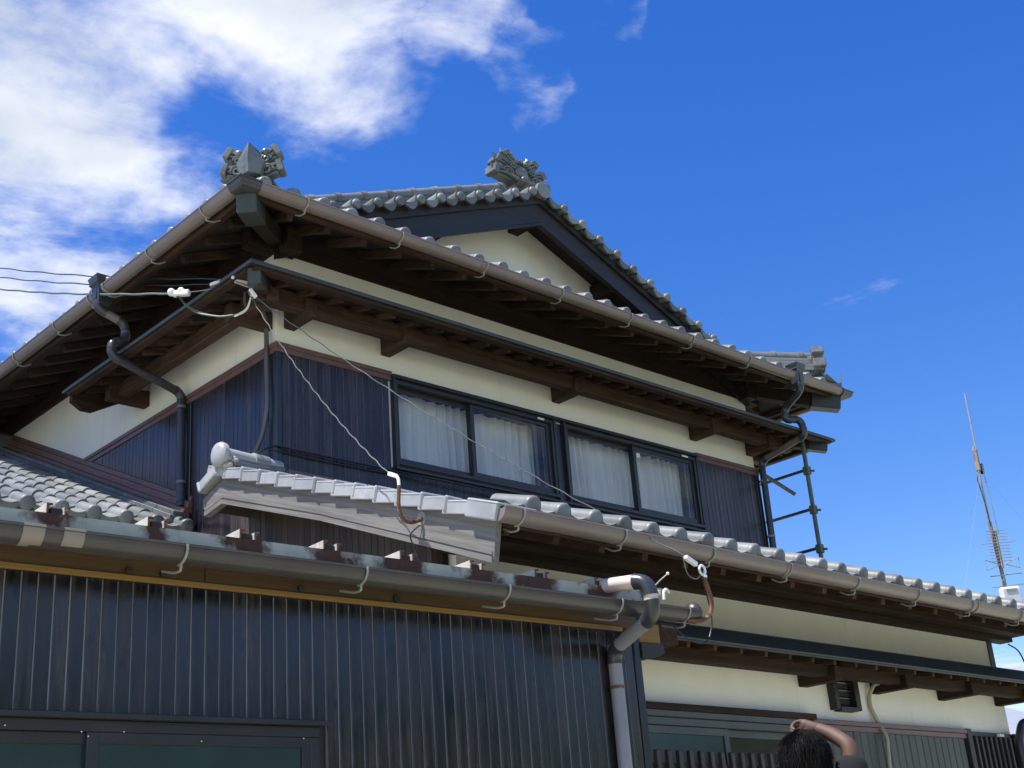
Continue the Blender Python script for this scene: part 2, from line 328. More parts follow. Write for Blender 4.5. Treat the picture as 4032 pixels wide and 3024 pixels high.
def thing(name, label, cat, group=None, loc=(0, 0, 0), rz=0):
    o = bpy.data.objects.new(name, None); C.objects.link(o); o.location = loc; o.rotation_euler = (0, 0, rz); o.empty_display_size = .2
    return tag(o, label, cat, group)
def tag(o, label, cat, group=None):
    o['label'] = label; o['category'] = cat
    if group: o['group'] = group
    return o
def struct(o): o['kind'] = 'structure'; return o
def basis(o, X, Y):
    X, Y = Vector(X).normalized(), Vector(Y).normalized(); Z = X.cross(Y).normalized(); Y = Z.cross(X)
    m = Matrix((X, Y, Z)).transposed().to_4x4(); m.translation = Vector(o); return m
def fillet(pts, r, n=5):
    pts = [Vector(p) for p in pts]; out = [pts[0]]
    for i in range(1, len(pts) - 1):
        p = pts[i]; a = (pts[i - 1] - p); b = (pts[i + 1] - p); k = min(r, a.length * .45, b.length * .45)
        A, B = p + a.normalized() * k, p + b.normalized() * k
        for j in range(n + 1):
            t = j / n; out.append(A * (1 - t) ** 2 + p * 2 * t * (1 - t) + B * t * t)
    return out + [pts[-1]]
def sag(a, b, drop, n=24, wob=0, per=9):
    a, b = Vector(a), Vector(b); out = []
    d = (b - a).normalized(); s1 = d.orthogonal().normalized(); s2 = d.cross(s1)
    for i in range(n + 1):
        t = i / n; p = a.lerp(b, t) + Vector((0, 0, -4 * drop * t * (1 - t)))
        if wob: p += (s1 * math.cos(t * per * 2 * PI) + s2 * math.sin(t * per * 2 * PI)) * wob
        out.append(p)
    return out

# ------------------------------------------------------------------ ground
gm = MB().add([(-400, -400, 0), (400, -400, 0), (400, 400, 0), (-400, 400, 0)], [(0, 1, 2, 3)]).build('ground', 'bounce_ground'); struct(gm)

# roof tile shapes (x across, y up the slope, z out of the roof)
def tile_profile(n1=7, n2=8):
    p = []
    for i in range(n1): t = i / n1; p.append((.150 * t, -.020 * math.sin(PI * t)))
    for i in range(n2 + 1): a = PI * i / n2; p.append((.2075 - .0575 * math.cos(a), .058 * math.sin(a)))
    return p
def tile_sheet(mb, ln=.30, th=.016, lift=.014):
    pr = tile_profile(); n = len(pr)
    v = [(x, 0, z + lift) for x, z in pr] + [(x, ln, z) for x, z in pr] + [(x, 0, z + lift - th) for x, z in pr]
    mb.add(v, [(i, i + 1, n + i + 1, n + i) for i in range(n - 1)] + [(i, 2 * n + i, 2 * n + i + 1, i + 1) for i in range(n - 1)])
def tile_eave(k_=1.0):
    mb = MB(); tile_sheet(mb)
    k = 8; v = []                                            # hanging crescent under the valley
    for y in (-.012, .012):
        for i in range(k + 1): t = i / k; v.append((.155 * t, y, .014 - .020 * math.sin(PI * t)))
        for i in range(k + 1): t = i / k; v.append((.155 * t, y, -.022 - .050 * math.sin(PI * t)))
    m = 2 * (k + 1); fs = []
    for i in range(k):
        fs += [(i, k + 1 + i, k + 2 + i, i + 1), (m + i, m + i + 1, m + k + 2 + i, m + k + 1 + i), (k + 1 + i, m + k + 1 + i, m + k + 2 + i, k + 2 + i)]
    mb.add(v, fs)
    n = 14; v = []                                           # bell shaped round end on the roll
    for (r, y) in ((.050, .085), (.056, .035), (.066, .004), (.068, -.020), (.060, -.030), (.030, -.037)):
        for j in range(n): a = 2 * PI * j / n; v.append((.2075 + r * k_ * math.cos(a), y, .012 + r * k_ * math.sin(a)))
    fs = [(i * n + j, (i + 1) * n + j, (i + 1) * n + (j + 1) % n, i * n + (j + 1) % n) for i in range(5) for j in range(n)]
    fs.append(tuple(range(5 * n, 6 * n))[::-1]); mb.add(v, fs)
    return mb
ME_EAVE = tile_eave(.92).mesh('tile_eave', 'tile', 50)
ME_RAKE = tile_eave(.70).mesh('tile_rake', 'tile', 50)
_m = MB(); tile_sheet(_m, .30, .026, .020); ME_FIELD = _m.mesh('tile_field', 'tile', 50)
TP = .265

# ================================================================== THE HOUSE: upper storey (front wall y=0, left wall x=0)
W = 6.17
house = thing('house', 'two storey Japanese house with grey tiled roofs, cream plaster and dark board siding', 'house')
def FR(a, o, z): return Vector((a, -o, z))                  # front side: a along, o outwards
def LF(a, o, z): return Vector((-o, a, z))                  # left side
def RT(a, o, z): return Vector((W + o, a, z))               # right side
WIN = [(1.14, 3.01), (3.17, 5.09)]; WZ0, WZ1 = 4.95, 5.71
mb = MB()
mb.box(0, W, 0, .12, 0, WZ0).box(0, W, 0, .12, WZ1, 6.86)
for a, b in ((0, 1.14), (3.01, 3.17), (5.09, W)): mb.box(a, b, 0, .12, WZ0, WZ1)
wall_f = mb.build('wall', 'plaster', house)
wall_l = MB().box(0, .12, .12, 7.6, 0, 6.86).box(W - .12, W, .12, 7.6, 0, 6.86).box(.12, W - .12, 7.48, 7.6, 0, 6.86).build('wall', 'plaster', house)
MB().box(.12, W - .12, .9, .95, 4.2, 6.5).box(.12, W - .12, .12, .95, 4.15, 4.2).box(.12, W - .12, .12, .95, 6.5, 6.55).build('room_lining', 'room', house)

# --- board siding
def boards(parent, m, fmap, a0, a1, pitch, zlo, zhi, th=.018, gap=.0045, ch=.0025, groove_sheen='groove_sheen'):
    if groove_sheen:
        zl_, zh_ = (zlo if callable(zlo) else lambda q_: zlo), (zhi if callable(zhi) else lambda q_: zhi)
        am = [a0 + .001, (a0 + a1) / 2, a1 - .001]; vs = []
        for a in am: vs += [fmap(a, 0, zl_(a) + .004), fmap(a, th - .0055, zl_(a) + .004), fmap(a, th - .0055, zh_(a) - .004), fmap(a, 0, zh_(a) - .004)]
        MB().add(vs, [(k, k + 1, k + 5, k + 4) for k in (0, 1, 2, 4, 5, 6)] + [(3, 7, 4, 0), (7, 11, 8, 4), (0, 1, 2, 3), (8, 9, 10, 11)]).build('board_backing', groove_sheen, parent, 0)
    n = max(1, round((a1 - a0) / pitch)); p = (a1 - a0) / n
    for i in range(n):
        x0, x1 = a0 + i * p + gap / 2, a0 + (i + 1) * p - gap / 2
        lo = zlo((x0 + x1) / 2) if callable(zlo) else zlo
        th2 = th + random.uniform(-.0015, .0015)
        pr = [(x0, 0), (x0, th2 - ch), (x0 + ch, th2), (x1 - ch, th2), (x1, th2 - ch), (x1, 0)]
        z0a, z0b = (zlo(x0), zlo(x1)) if callable(zlo) else (lo, lo)
        zt_ = zhi if callable(zhi) else (lambda q_: zhi)
        vs = [fmap(u, v, z0a + (z0b - z0a) * (u - x0) / (x1 - x0)) for u, v in pr] + [fmap(u, v, zt_(u)) for u, v in pr]
        MB().add(vs, [(i2, i2 + 1, 7 + i2, 6 + i2) for i2 in range(5)] + [(5, 4, 3, 2, 1, 0), (6, 7, 8, 9, 10, 11)]).build('board', m, parent, 20)
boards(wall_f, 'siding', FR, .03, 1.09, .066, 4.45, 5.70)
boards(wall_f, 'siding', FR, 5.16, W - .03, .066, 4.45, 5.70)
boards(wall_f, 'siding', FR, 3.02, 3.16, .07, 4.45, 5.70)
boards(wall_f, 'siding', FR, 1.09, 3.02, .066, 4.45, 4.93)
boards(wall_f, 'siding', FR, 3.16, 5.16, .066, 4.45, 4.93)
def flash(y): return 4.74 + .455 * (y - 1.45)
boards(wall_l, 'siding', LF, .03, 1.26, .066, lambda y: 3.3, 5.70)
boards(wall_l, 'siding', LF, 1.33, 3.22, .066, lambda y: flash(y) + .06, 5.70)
MB().box(-.026, .026, -.026, .026, 4.4, 5.70, .004).build('corner_board', 'navy_trim', wall_f)
MB().box(W - .03, W + .026, -.026, .03, 4.4, 5.70, .004).build('corner_board', 'navy_trim', wall_f)
MB().box(-.034, 0, 1.265, 1.325, 4.6, 5.70, .005).build('joint_cover', 'navy_trim', wall_l)
# stepped band above the boards
for f, a0, a1 in ((FR, -.036, 1.12), (FR, 5.12, W + .036)):
    mb = MB()
    for (o, z0, z1) in ((.036, 5.742, 5.78), (.027, 5.70, 5.742)):
        a, b = f(a0, 0, 0), f(a1, o, 0); mb.box(min(a.x, b.x), max(a.x, b.x), min(a.y, b.y), max(a.y, b.y), z0, z1, .003)
    mb.build('band', 'brown_metal', wall_f)
mb = MB()
for (o, z0, z1) in ((.036, 5.742, 5.78), (.027, 5.70, 5.742)): mb.box(-o, 0, .0, 3.26, z0, z1, .003)
mb.box(-.03, 0, 3.222, 3.25, flash(3.25) + .03, 5.70, .003)
mb.build('band', 'brown_metal', wall_l)

# --- windows of the upper storey
def curtain(parent, x0, x1, z0, z1, y, amp=.034, per=.12, seed=1):
    r = random.Random(seed); n = int((x1 - x0) / .008); v = []; ph = 0
    for i in range(n + 1):
        x = x0 + (x1 - x0) * i / n; ph += .008 / per * 2 * PI * (1 + .45 * math.sin(x * 9 + seed) + .25 * math.sin(x * 31 + seed * 2))
        for k in range(5):
            t = k / 4; a = amp * (.55 + .45 * t) * (1 + .4 * math.sin(x * 5.3 + seed))
            v.append((x, y + a * math.sin(ph + .25 * math.sin(t * 3 + x * 4)), z1 + (z0 - z1) * t))
    return MB().add(v, [(i * 5 + k, i * 5 + k + 1, (i + 1) * 5 + k + 1, (i + 1) * 5 + k) for i in range(n) for k in range(4)]).build('curtain', 'curtain', parent, 80)
def window(x0, x1, split, seed, extra=None):
    mb = MB(); y0, y1 = -.045, .09
    mb.box(x0, x1, y0, y1, WZ1 - .035, WZ1, .004).box(x0, x1, y0 - .012, y1, WZ0, WZ0 + .035, .004)
    mb.box(x0, x0 + .03, y0, y1, WZ0 + .035, WZ1 - .035, .003).box(x1 - .03, x1, y0, y1, WZ0 + .035, WZ1 - .035, .003)
    win = mb.build('window', 'frame', house)
    a, b = x0 + .03, x1 - .03; zl, zh = WZ0 + .035, WZ1 - .035
    for (p, q, yy) in ((a, split + .025, .035), (split - .025, b, -.005)):
        m2 = MB(); t = .042
        m2.box(p, p + t, yy - .015, yy + .015, zl, zh, .002).box(q - t, q, yy - .015, yy + .015, zl, zh, .002)
        m2.box(p + t, q - t, yy - .015, yy + .015, zl, zl + .055, .002).box(p + t, q - t, yy - .015, yy + .015, zh - .035, zh, .002)
        m2.build('sash', 'frame', win)
        MB().box(p + t, q - t, yy - .003, yy + .003, zl + .055, zh - .035).build('pane', 'glass', win)
    curtain(win, x0 + .02, x1 - .02, zl - .02, zh + .02, .175, seed=seed)
    return win
w1 = window(*WIN[0], 2.02, 3); w2 = window(*WIN[1], 4.16, 8)
MB().box(2.78, 2.82, -.005, .026, WZ0 + .04, WZ1 - .04, .003).build('sash', 'frame', w1)
MB().box(4.185, 4.235, -.022, -.018, WZ1 - .15, WZ1 - .10).build('sticker', 'white_plastic', w2)
MB().box(4.86, 4.95, -.06, -.052, WZ1 - .03, WZ1 - .012).build('sticker', 'white_plastic', w2)
MB().box(2.80, 2.88, -.06, -.052, WZ1 - .03, WZ1 - .012).build('sticker', 'white_plastic', w1)
# outer casings
mb = MB()
for a, b in WIN: mb.box(a - .024, a, -.055, 0, 4.93, 5.722, .003).box(b, b + .03, -.055, 0, 4.93, 5.722, .003)
mb.box(1.112, 5.124, -.062, -.0, 5.7225, 5.752, .003).box(1.112, 5.124, -.062, 0, 4.905, 4.9295, .003)
mb.build('window_casing', 'frame', house)

# --- upper roof: hip and gable with its gable to the front
SL, EO, ZE = .405, .76, 6.546                                 # slope, overhang of the deck, underside at the edge
def zr(o): return ZE + SL * (EO - o)
def slab(polys, th=.055):
    mb = MB()
    for poly in polys:
        n = len(poly); mb.add([p for p in poly] + [(p[0], p[1], p[2] + th) for p in poly],
                              [tuple(range(n)), tuple(range(n, 2 * n))[::-1]] + [(i, n + i, n + (i + 1) % n, (i + 1) % n) for i in range(n)])
    return mb
RX = W / 2; YB = 8.0; YR = -.05; WR = W - .085                   # the right eaves run out a little less
def RT2(a, o, z): return Vector((WR + o, a, z))
pl = [(-EO, -EO, ZE), (YR, YR, zr(-YR)), (RX, YR, zr(-RX)), (RX, YB, zr(-RX)), (-EO, YB, ZE)]
pr_ = [(WR - x if x < 1 else W - x, y, z) for x, y, z in pl][::-1]
pf = [(-EO, -EO, ZE), (WR + EO, -EO, ZE), (WR - .42, .42, zr(-.42)), (.42, .42, zr(-.42))]
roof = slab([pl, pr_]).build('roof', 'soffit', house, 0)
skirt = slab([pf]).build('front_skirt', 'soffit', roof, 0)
def rafters(parent, f, a0, a1, pitch, o0, o1, zf, w, h, m, hip=None):
    n = int((a1 - a0) / pitch) + 1
    for i in range(n):
        a = a0 + i * pitch; oi = o1
        if hip: oi = hip(a, o1)
        if o0 - oi < .12: continue
        p, q = f(a, o0, zf(o0)), f(a, oi, zf(oi))
        MB().beam(p, q, w, h, c=.004, zoff=-h / 2 - .001).build('rafter', m, parent, 0)
hipF = lambda a, o1: max(o1, .04 - a if a < 0 else (a - WR + .04 if a > WR else o1))
rafters(roof, FR, -.60, WR + .7, .358, .57, -.1, zr, .058, .072, 'raft_y', hipF)
rafters(roof, LF, -.55, 7.0, .360, .57, -.1, zr, .058, .072, 'raft_x', lambda a, o1: max(o1, .04 - a if a < 0 else o1))
rafters(roof, RT2, -.55, 2.4, .360, .57, -.1, zr, .058, .072, 'raft_x', lambda a, o1: max(o1, .04 - a if a < 0 else o1))
# eaves boards
E1 = lambda f, a0, a1: [(a0, a1, .725, .760, ZE - .045, ZE - .003), (a0 + .03, a1, .655, .724, ZE - .012, zr(.655) - .004)]
for f, a0, a1, m in ((FR, -.76, WR + .76, 'raft_x'), (LF, -.725, 7.6, 'raft_y'), (RT2, -.725, 3, 'raft_y')):
    for a, b, o0, o1, z0, z1 in E1(f, a0, a1):
        p, q = f(a, o0, z0), f(b, o1, z1)
        MB().box(min(p.x, q.x), max(p.x, q.x), min(p.y, q.y), max(p.y, q.y), z0, z1, .003).build('fascia', m, roof, 0)
# wall plates whose ends run past the corner
MB().box(-.26, W + .26, -.015, .12, 6.585, 6.865, .006).build('wall_plate', 'wood_x', roof, 0)
MB().box(-.005, .14, -.17, -.017, 6.55, 6.77, .006).box(-.03, .10, .122, 7.6, 6.585, 6.868, .006).build('wall_plate', 'wood_y', roof, 0)
MB().box(W - .14, W + .005, -.17, -.017, 6.55, 6.77, .006).box(W - .10, W + .03, .122, 7.6, 6.585, 6.868, .006).build('wall_plate', 'wood_y', roof, 0)
for sx, x0 in ((-1, 0), (1, WR)):
    d = Vector((sx, -1, 0))
    p0, p1, p2 = Vector((x0, 0, zr(0) - .12)) - d * .05, Vector((x0, 0, zr(.55) - .13)) + d * .55, Vector((x0, 0, zr(.78) - .095)) + d * .775
    MB().beam(p0, p1, .11, .15, c=.006).build('hip_rafter', 'wood_x', roof, 0)
    MB().beam(p1, p2, .15, .18, c=.008).build('hip_rafter_cap', 'copper', roof, 0)

# eaves tiles along the front and the sides
ch, sh = math.cos(math.atan(SL)), math.sin(math.atan(SL))
def jit(): return random.gauss(0, .0045)
n = 0; a = -.84
while a < WR + .70:
    inst('tile', ME_EAVE, basis((a, -.785 + jit(), zr(.785) + .070), (1, 0, jit()), (0, ch, sh)), roof); a += TP
a = -.60
while a < 7.3:                                                # left side: x axis runs towards the front
    inst('tile', ME_EAVE, basis((-.785 + jit(), a + .265, zr(.785) + .070), (0, -1, jit()), (ch, 0, sh)), roof); a += TP
a = -.84
while a < 1.2:
    inst('tile', ME_EAVE, basis((WR + .785, a, zr(.785) + .070), (0, 1, jit()), (-ch, 0, sh)), roof); a += TP
# rake tiles: their round ends face the front
L_ = 3.12 / ch; k = int(L_ / TP)
for i in range(k):
    s = .10 + i * TP
    x, z = RX + s * ch, zr(-RX) + .058 - s * sh
    inst('tile', ME_RAKE, basis((x, -.115 + jit(), z), (ch, 0, -sh), (0, 1, .04)), roof)
    x, z = RX - (s + TP) * ch, zr(-RX) + .058 - (s + TP) * sh
    inst('tile', ME_RAKE, basis((x, -.115 + jit(), z), (ch, 0, sh), (0, 1, .04)), roof)
mb = MB(); zt = zr(-RX) + .07
mb.tube([(RX, .3, zt), (RX, -.07, zt), (RX, -.10, zt), (RX, -.135, zt), (RX, -.145, zt)], [.07, .07, .09, .09, .04], 16).build('ridge_roll_end', 'tile', roof)

def ridge(parent, a, b, r=.062, base=.15, lift=.10, layers=2, bands=.31, m='tile'):
    """ridge line a->b: flat courses, a round cover and raised collars"""
    a, b = Vector(a), Vector(b); ln = (b - a).length; d = (b - a).normalized()
    mb = MB()
    for i in range(layers): mb.beam(a, b, base * 2 - i * .03, .034, c=.004, zoff=.02 + i * .042)
    mb.build('ridge_course', m, parent, 0)
    up = Vector((0, 0, 1)); zo = .02 + layers * .042 + .02
    up2 = (up - d * up.dot(d)).normalized()
    MB().tube([a + up2 * zo, b + up2 * zo], r, 14).build('ridge_roll', m, parent)
    s = .16; 
    while s < ln - .05:
        c = a + d * s + up2 * zo; mb = MB()
        mb.tube([c - d * .035, c - d * .03, c + d * .03, c + d * .035], [r * .9, r * 1.2, r * 1.2, r * .9], 14).build('ridge_collar', m, parent); s += bands
sl = Vector((ch, 0, sh))
A0 = Vector((.35, .17, zr(-.35) + .125)); ridge(roof, A0, A0 + Vector((1, 0, SL)) * 2.5, .05, .07)
ridge(roof, (W - .35, .17, zr(-.35) + .08), Vector((W - .35, .17, zr(-.35) + .08)) + Vector((-1, 0, SL)) * 2.5, .05, .07)
ridge(roof, (RX, .20, zr(-RX) + .07), (RX, 7.5, zr(-RX) + .07), .075, .17, layers=4)
ridge(roof, (-.52, -.52, zr(.52) + .09), (-.02, -.02, zr(.02) + .09))
ridge(roof, (WR + .62, -.62, 6.80), (WR + .02, -.02, 6.90), layers=4)

# gable wall, barge boards
mb = MB(); zg = zr(-RX) - .02
mb.prism([(RX, zg), (RX - 2.85, zg - 2.85 * SL), (RX - 2.85, 6.86), (RX + 2.85, 6.86), (RX + 2.85, zg - 2.85 * SL)], lambda u, v, d: (u, d, v), .36, .46).build('gable_wall', 'plaster', house)
for s in (-1, 1):
    def bl(h0, h1, y0, y1, nm, m, z0=zr(-RX)):
        n = 10; top = []; bot = []
        for i in range(n + 1):
            t = i / n; x = RX + s * t * 3.1; z = z0 - t * 3.1 * SL
            top.append((x, z - h0)); bot.append((x, z - h1 - .05 * t * t))
        poly = top + bot[::-1]
        if s < 0: poly = poly[::-1]
        return MB().prism(poly, lambda u, v, d: (u, d, v), y0, y1).build(nm, m, roof, 0)
    bl(-.0, .275, -.03, .02, 'barge_board', 'black_board')
    bl(.215, .255, -.042, -.0305, 'barge_moulding', 'black_board')
    bl(.262, .29, -.050, -.0315, 'barge_moulding', 'black_board')
    bl(.0, .05, -.060, -.032, 'barge_moulding', 'black_board')
    MB().box(RX + s * 1.15 - .06, RX + s * 1.15 + .06, .022, .36, zr(-RX) - 1.15 * SL - .19, zr(-RX) - 1.15 * SL - .035, .005).build('purlin', 'wood_y', roof, 0)
MB().box(RX - .07, RX + .07, .022, .36, zr(-RX) - .22, zr(-RX) - .04, .005).build('purlin', 'wood_y', roof, 0)

# --- roof ornaments
def scroll(mb, c, r, turns=1.6, th=.014, flip=1, y=0):
    pts = []
    for i in range(28):
        t = i / 27; a = t * turns * 2 * PI; q = r * (1 - .82 * t)
        pts.append((c[0] + flip * q * math.cos(a), y - .012 * t, c[1] + q * math.sin(a)))
    mb.tube(pts, [th * (1 - .4 * i / 27) for i in range(28)], 7)
def fins(mb, s, base, w=.11, tilt=.35):
    """stepped cloud fins spreading to one side"""
    for (x, z, ang, ln, sc) in base:
        X = Vector((s * math.cos(ang), 0, math.sin(ang))); Z = Vector((-s * math.sin(ang), 0, math.cos(ang)))
        for j in range(3):
            mb.frame((x * s, 0, z), X, Vector((0, 1, 0)), Z, (0, -w / 2 - .012 * j, -.055 * sc + j * .036 * sc), (ln * (1 - .13 * (2 - j)), w / 2 + .004 * j, -.055 * sc + .030 * sc + j * .036 * sc), .006)
        mb.frame((x * s, 0, z), X, Vector((0, 1, 0)), Z, (ln * .74, -w / 2 - .03, -.05 * sc), (ln * 1.03, w / 2 + .02, .062 * sc), .008)
def gable_ornament(mtx, parent):
    mb = MB()
    poly = [(-.17, 0), (.17, 0), (.20, .10), (.15, .22), (.10, .30), (-.10, .30), (-.15, .22), (-.20, .10)]
    mb.prism(poly, lambda u, v, d: (u, d, v), -.05, .10)
    mb.ball((0, -.06, .17), .095, 1, .45, 1.05, 16, 8)
    for s in (-1, 1):
        fins(mb, s, [(.14, .06, .10, .24, 1.15), (.13, .19, .42, .22, 1.1), (.08, .29, .75, .20, 1.0)])
        scroll(mb, (s * .19, .10), .075, flip=s, y=-.075); scroll(mb, (s * .14, .225), .055, flip=s, y=-.075); scroll(mb, (s * .10, .035), .045, flip=-s, y=-.075)
        mb.ball((s * .07, -.05, .335), .042); mb.ball((s * .115, -.06, .30), .030)
        pts = [(s * .02, -.07, .015), (s * .12, -.085, .03), (s * .22, -.08, .055), (s * .33, -.07, .05)]
        mb.tube(pts, [.024, .026, .022, .010], 8)
    mb.ball((0, -.03, .36), .052, 1, 1, .8)
    for s in (-1, 1):
        for (x, z, a, ln) in ((.30, .10, .15, .13), (.27, .26, .45, .14), (.20, .36, .85, .13), (.25, .17, .3, .11), (.10, .40, 1.2, .09)):
            mb.tube([(s * x, -.02, z), (s * (x + ln * .55 * math.cos(a)), -.045, z + ln * .5 * math.sin(a)), (s * (x + ln * math.cos(a + .3)), -.035, z + ln * math.sin(a + .4))], [.036, .024, .004], 6)
    o = mb.build('ridge_ornament', 'ornament', parent, 35); o.matrix_local = mtx
    d = MB().tube([(0, .02, 0), (0, -.115, .015), (0, -.135, .017), (0, -.14, .0175)], [.06, .066, .056, .02], 18).build('ornament_disc', 'tile', o)
    return o
gable_ornament(basis((RX, .22, zr(-RX) + .285), (1, 0, 0), (0, 1, 0)) @ Matrix.Diagonal((1.02, 1, .72, 1)), roof)
def corner_ornament(mtx, parent, full=True):
    mb = MB()
    for s in (-1, 1):
        fins(mb, s, [(.07, .045, .25, .20, 1.0), (.06, .155, .55, .20, 1.0)], .09)
        scroll(mb, (s * .13, .06), .055, flip=s, y=-.06); scroll(mb, (s * .12, .165), .045, flip=s, y=-.06)
        mb.ball((s * .115, -.05, .235), .040)
        mb.ball((s * .06, -.03, .02), .05)
    mb.prism([(-.12, 0), (.12, 0), (.13, .15), (.08, .25), (-.08, .25), (-.13, .15)], lambda u, v, d: (u, d, v), -.03, .08)
    o = mb.build('hip_ornament', 'ornament', parent, 35); o.matrix_local = mtx
    if full:                                                  # tall keel-shaped block in front
        F = [(-.075, .0), (-.095, .12), (-.085, .215), (0, .235), (.085, .215), (.095, .12), (.075, .0)]
        v = []
        for (x, z) in F: v.append((x, -.02, z))
        v += [(0, -.24, .0), (0, -.27, .16), (0, -.25, .335)]
        # ring: left edge, right edge, keel
        MB().add([(-.095, 0, -.02), (-.135, 0, .10), (-.12, .02, .215), (0, .0, .255), (.12, .02, .215), (.135, 0, .10), (.095, 0, -.02),
                  (0, -.20, -.03), (0, -.225, .10), (0, -.19, .265), (-.085, -.14, -.03), (.085, -.14, -.03), (-.118, -.13, .10), (.118, -.13, .10)],
                 [(7, 8, 12, 10), (8, 9, 12), (10, 12, 1, 0), (12, 9, 2, 1), (9, 3, 2), (11, 13, 8, 7), (13, 9, 8), (6, 5, 13, 11), (5, 4, 9, 13), (9, 4, 3),
                  (0, 6, 11, 7, 10), (0, 1, 2, 3, 4, 5, 6)]).build('keel_tile', 'ornament', o, 25)
    return o
q = .70710678
corner_ornament(basis((-.60, -.60, zr(.60) + .15), (q, -q, 0), (q, q, 0)) @ Matrix.Diagonal((.88, .9, .88, 1)), roof)
corner_ornament(basis((WR + .63, -.63, 6.76), (q, q, 0), (-q, q, 0)), roof, False)
# upturned corner tile at the right
mb = MB(); 
pts = [Vector((WR + .66, -.66, zr(.66) + .075)), Vector((WR + .74, -.74, zr(.8) + .09)), Vector((WR + .80, -.80, zr(.86) + .15)), Vector((WR + .825, -.825, zr(.86) + .31))]
side = Vector((q, q, 0)); v = []
for i, p in enumerate(pts):
    w_ = (.14, .14, .10, .008)[i]; v += [p + side * w_ + Vector((0, 0, .0)), p - side * w_, p - side * w_ - Vector((0, 0, .03)), p + side * w_ - Vector((0, 0, .03))]
fs = [(0, 1, 2, 3), (12, 15, 14, 13)]
for i in range(3): fs += [(i * 4 + k2, i * 4 + 4 + k2, i * 4 + 4 + (k2 + 1) % 4, i * 4 + (k2 + 1) % 4) for k2 in range(4)]
mb.add(v, fs).build('corner_tile', 'tile', roof)

# --- gutters
def gutter_prof(r, th=.004, n=12):
    p = [(r * math.cos(PI + PI * i / n), r * math.sin(PI + PI * i / n)) for i in range(n + 1)]
    p += [(r + .006, .001), (r + .008, .006), (r + .006, .012), (r - .004, .013), (r - .008, .008)]
    p += [((r - th) * math.cos(2 * PI - PI * i / n), (r - th) * math.sin(2 * PI - PI * i / n)) for i in range(n + 1)]
    return p
def gutter(parent, a, b, out, r, m, name='gutter'):
    o = MB().sweep(gutter_prof(r), a, b, out, (0, 0, 1)).build(name, m, parent, 30); return o
def gbracket(r, arm=.11):
    """strap under the gutter and the bent arm behind it; outwards is -y, origin on the gutter axis"""
    mb = MB(); pts = [(0, -(r + .008) * math.cos(a), (r + .004) * math.sin(a)) for a in [.12 - .16 * i for i in range(13)]]
    mb.tube([Vector(p) for p in pts], .0065, 6)
    mb.tube(fillet([(0, -.012, -r - .004), (0, -.010, -r - .034), (0, .05, -r - .030), (0, arm, -r + .006)], .02, 3), .0065, 6)
    return mb.mesh('gutter_bracket', 'bracket')
ME_GB = gbracket(.060)
GC, GZ_ = .826, 6.558
gut = gutter(roof, FR(-.77, GC, GZ_), FR(5.90, GC, GZ_), (0, -1, 0), .060, 'gutter')
gut2 = gutter(roof, FR(6.06, GC, GZ_ + .01), FR(WR + GC - .09, GC, GZ_ + .01), (0, -1, 0), .060, 'gutter')
gut3 = gutter(roof, LF(-.77, GC, GZ_), LF(1.28, GC, GZ_), (-1, 0, 0), .060, 'gutter')
gut4 = gutter(roof, LF(1.46, GC, GZ_), LF(7.6, GC, GZ_), (-1, 0, 0), .060, 'gutter')
gut5 = gutter(roof, RT2(-.77, GC, GZ_), RT2(3, GC, GZ_), (1, 0, 0), .060, 'gutter')
for f_, lst, out_, par_ in ((FR, (1.45, 4.15), (0, -1, 0), gut), (LF, (.42, 3.05), (-1, 0, 0), gut3)):
    for a in lst: MB().sweep(gutter_prof(.0625, .002), f_(a, GC, GZ_), f_(a + .055, GC, GZ_), out_, (0, 0, 1)).build('gutter_sleeve', 'gutter', par_, 30)
a = -.30
while a < 6.8:
    if abs(a - 5.98) > .12: inst('bracket', ME_GB, Matrix.Translation(FR(a, GC, GZ_)), gut)
    a += .905
a = -.32
while a < 7:
    if abs(a - 1.37) > .12: inst('bracket', ME_GB, Matrix.Translation(LF(a, GC, GZ_)) @ Matrix.Rotation(-PI / 2, 4, 'Z'), gut3)
    a += .83
for a, o in ((1.24, 0), (1.52, 0)): inst('bracket', ME_GB, Matrix.Translation(LF(a, GC, GZ_)) @ Matrix.Rotation(-PI / 2, 4, 'Z'), gut3)
for sx, x0 in ((-1, 0), (1, WR)):
    mb = MB(); P = Vector((x0 + sx * GC, -GC, GZ_)); r = .067
    pr = gutter_prof(r)
    # mitred corner: profile points meet on the diagonal
    ring0 = [Vector((P.x - sx * .115, P.y - u, P.z + v)) for u, v in pr]
    ring1 = [Vector((P.x + sx * u, P.y - u, P.z + v)) for u, v in pr]
    ring2 = [Vector((P.x + sx * u, P.y + .115, P.z + v)) for u, v in pr]
    n = len(pr); vs = ring0 + ring1 + ring2
    mb.add(vs, [(j * n + i, j * n + (i + 1) % n, (j + 1) * n + (i + 1) % n, (j + 1) * n + i) for j in range(2) for i in range(n)]).build('gutter_corner', 'pipe_dark', roof, 30)

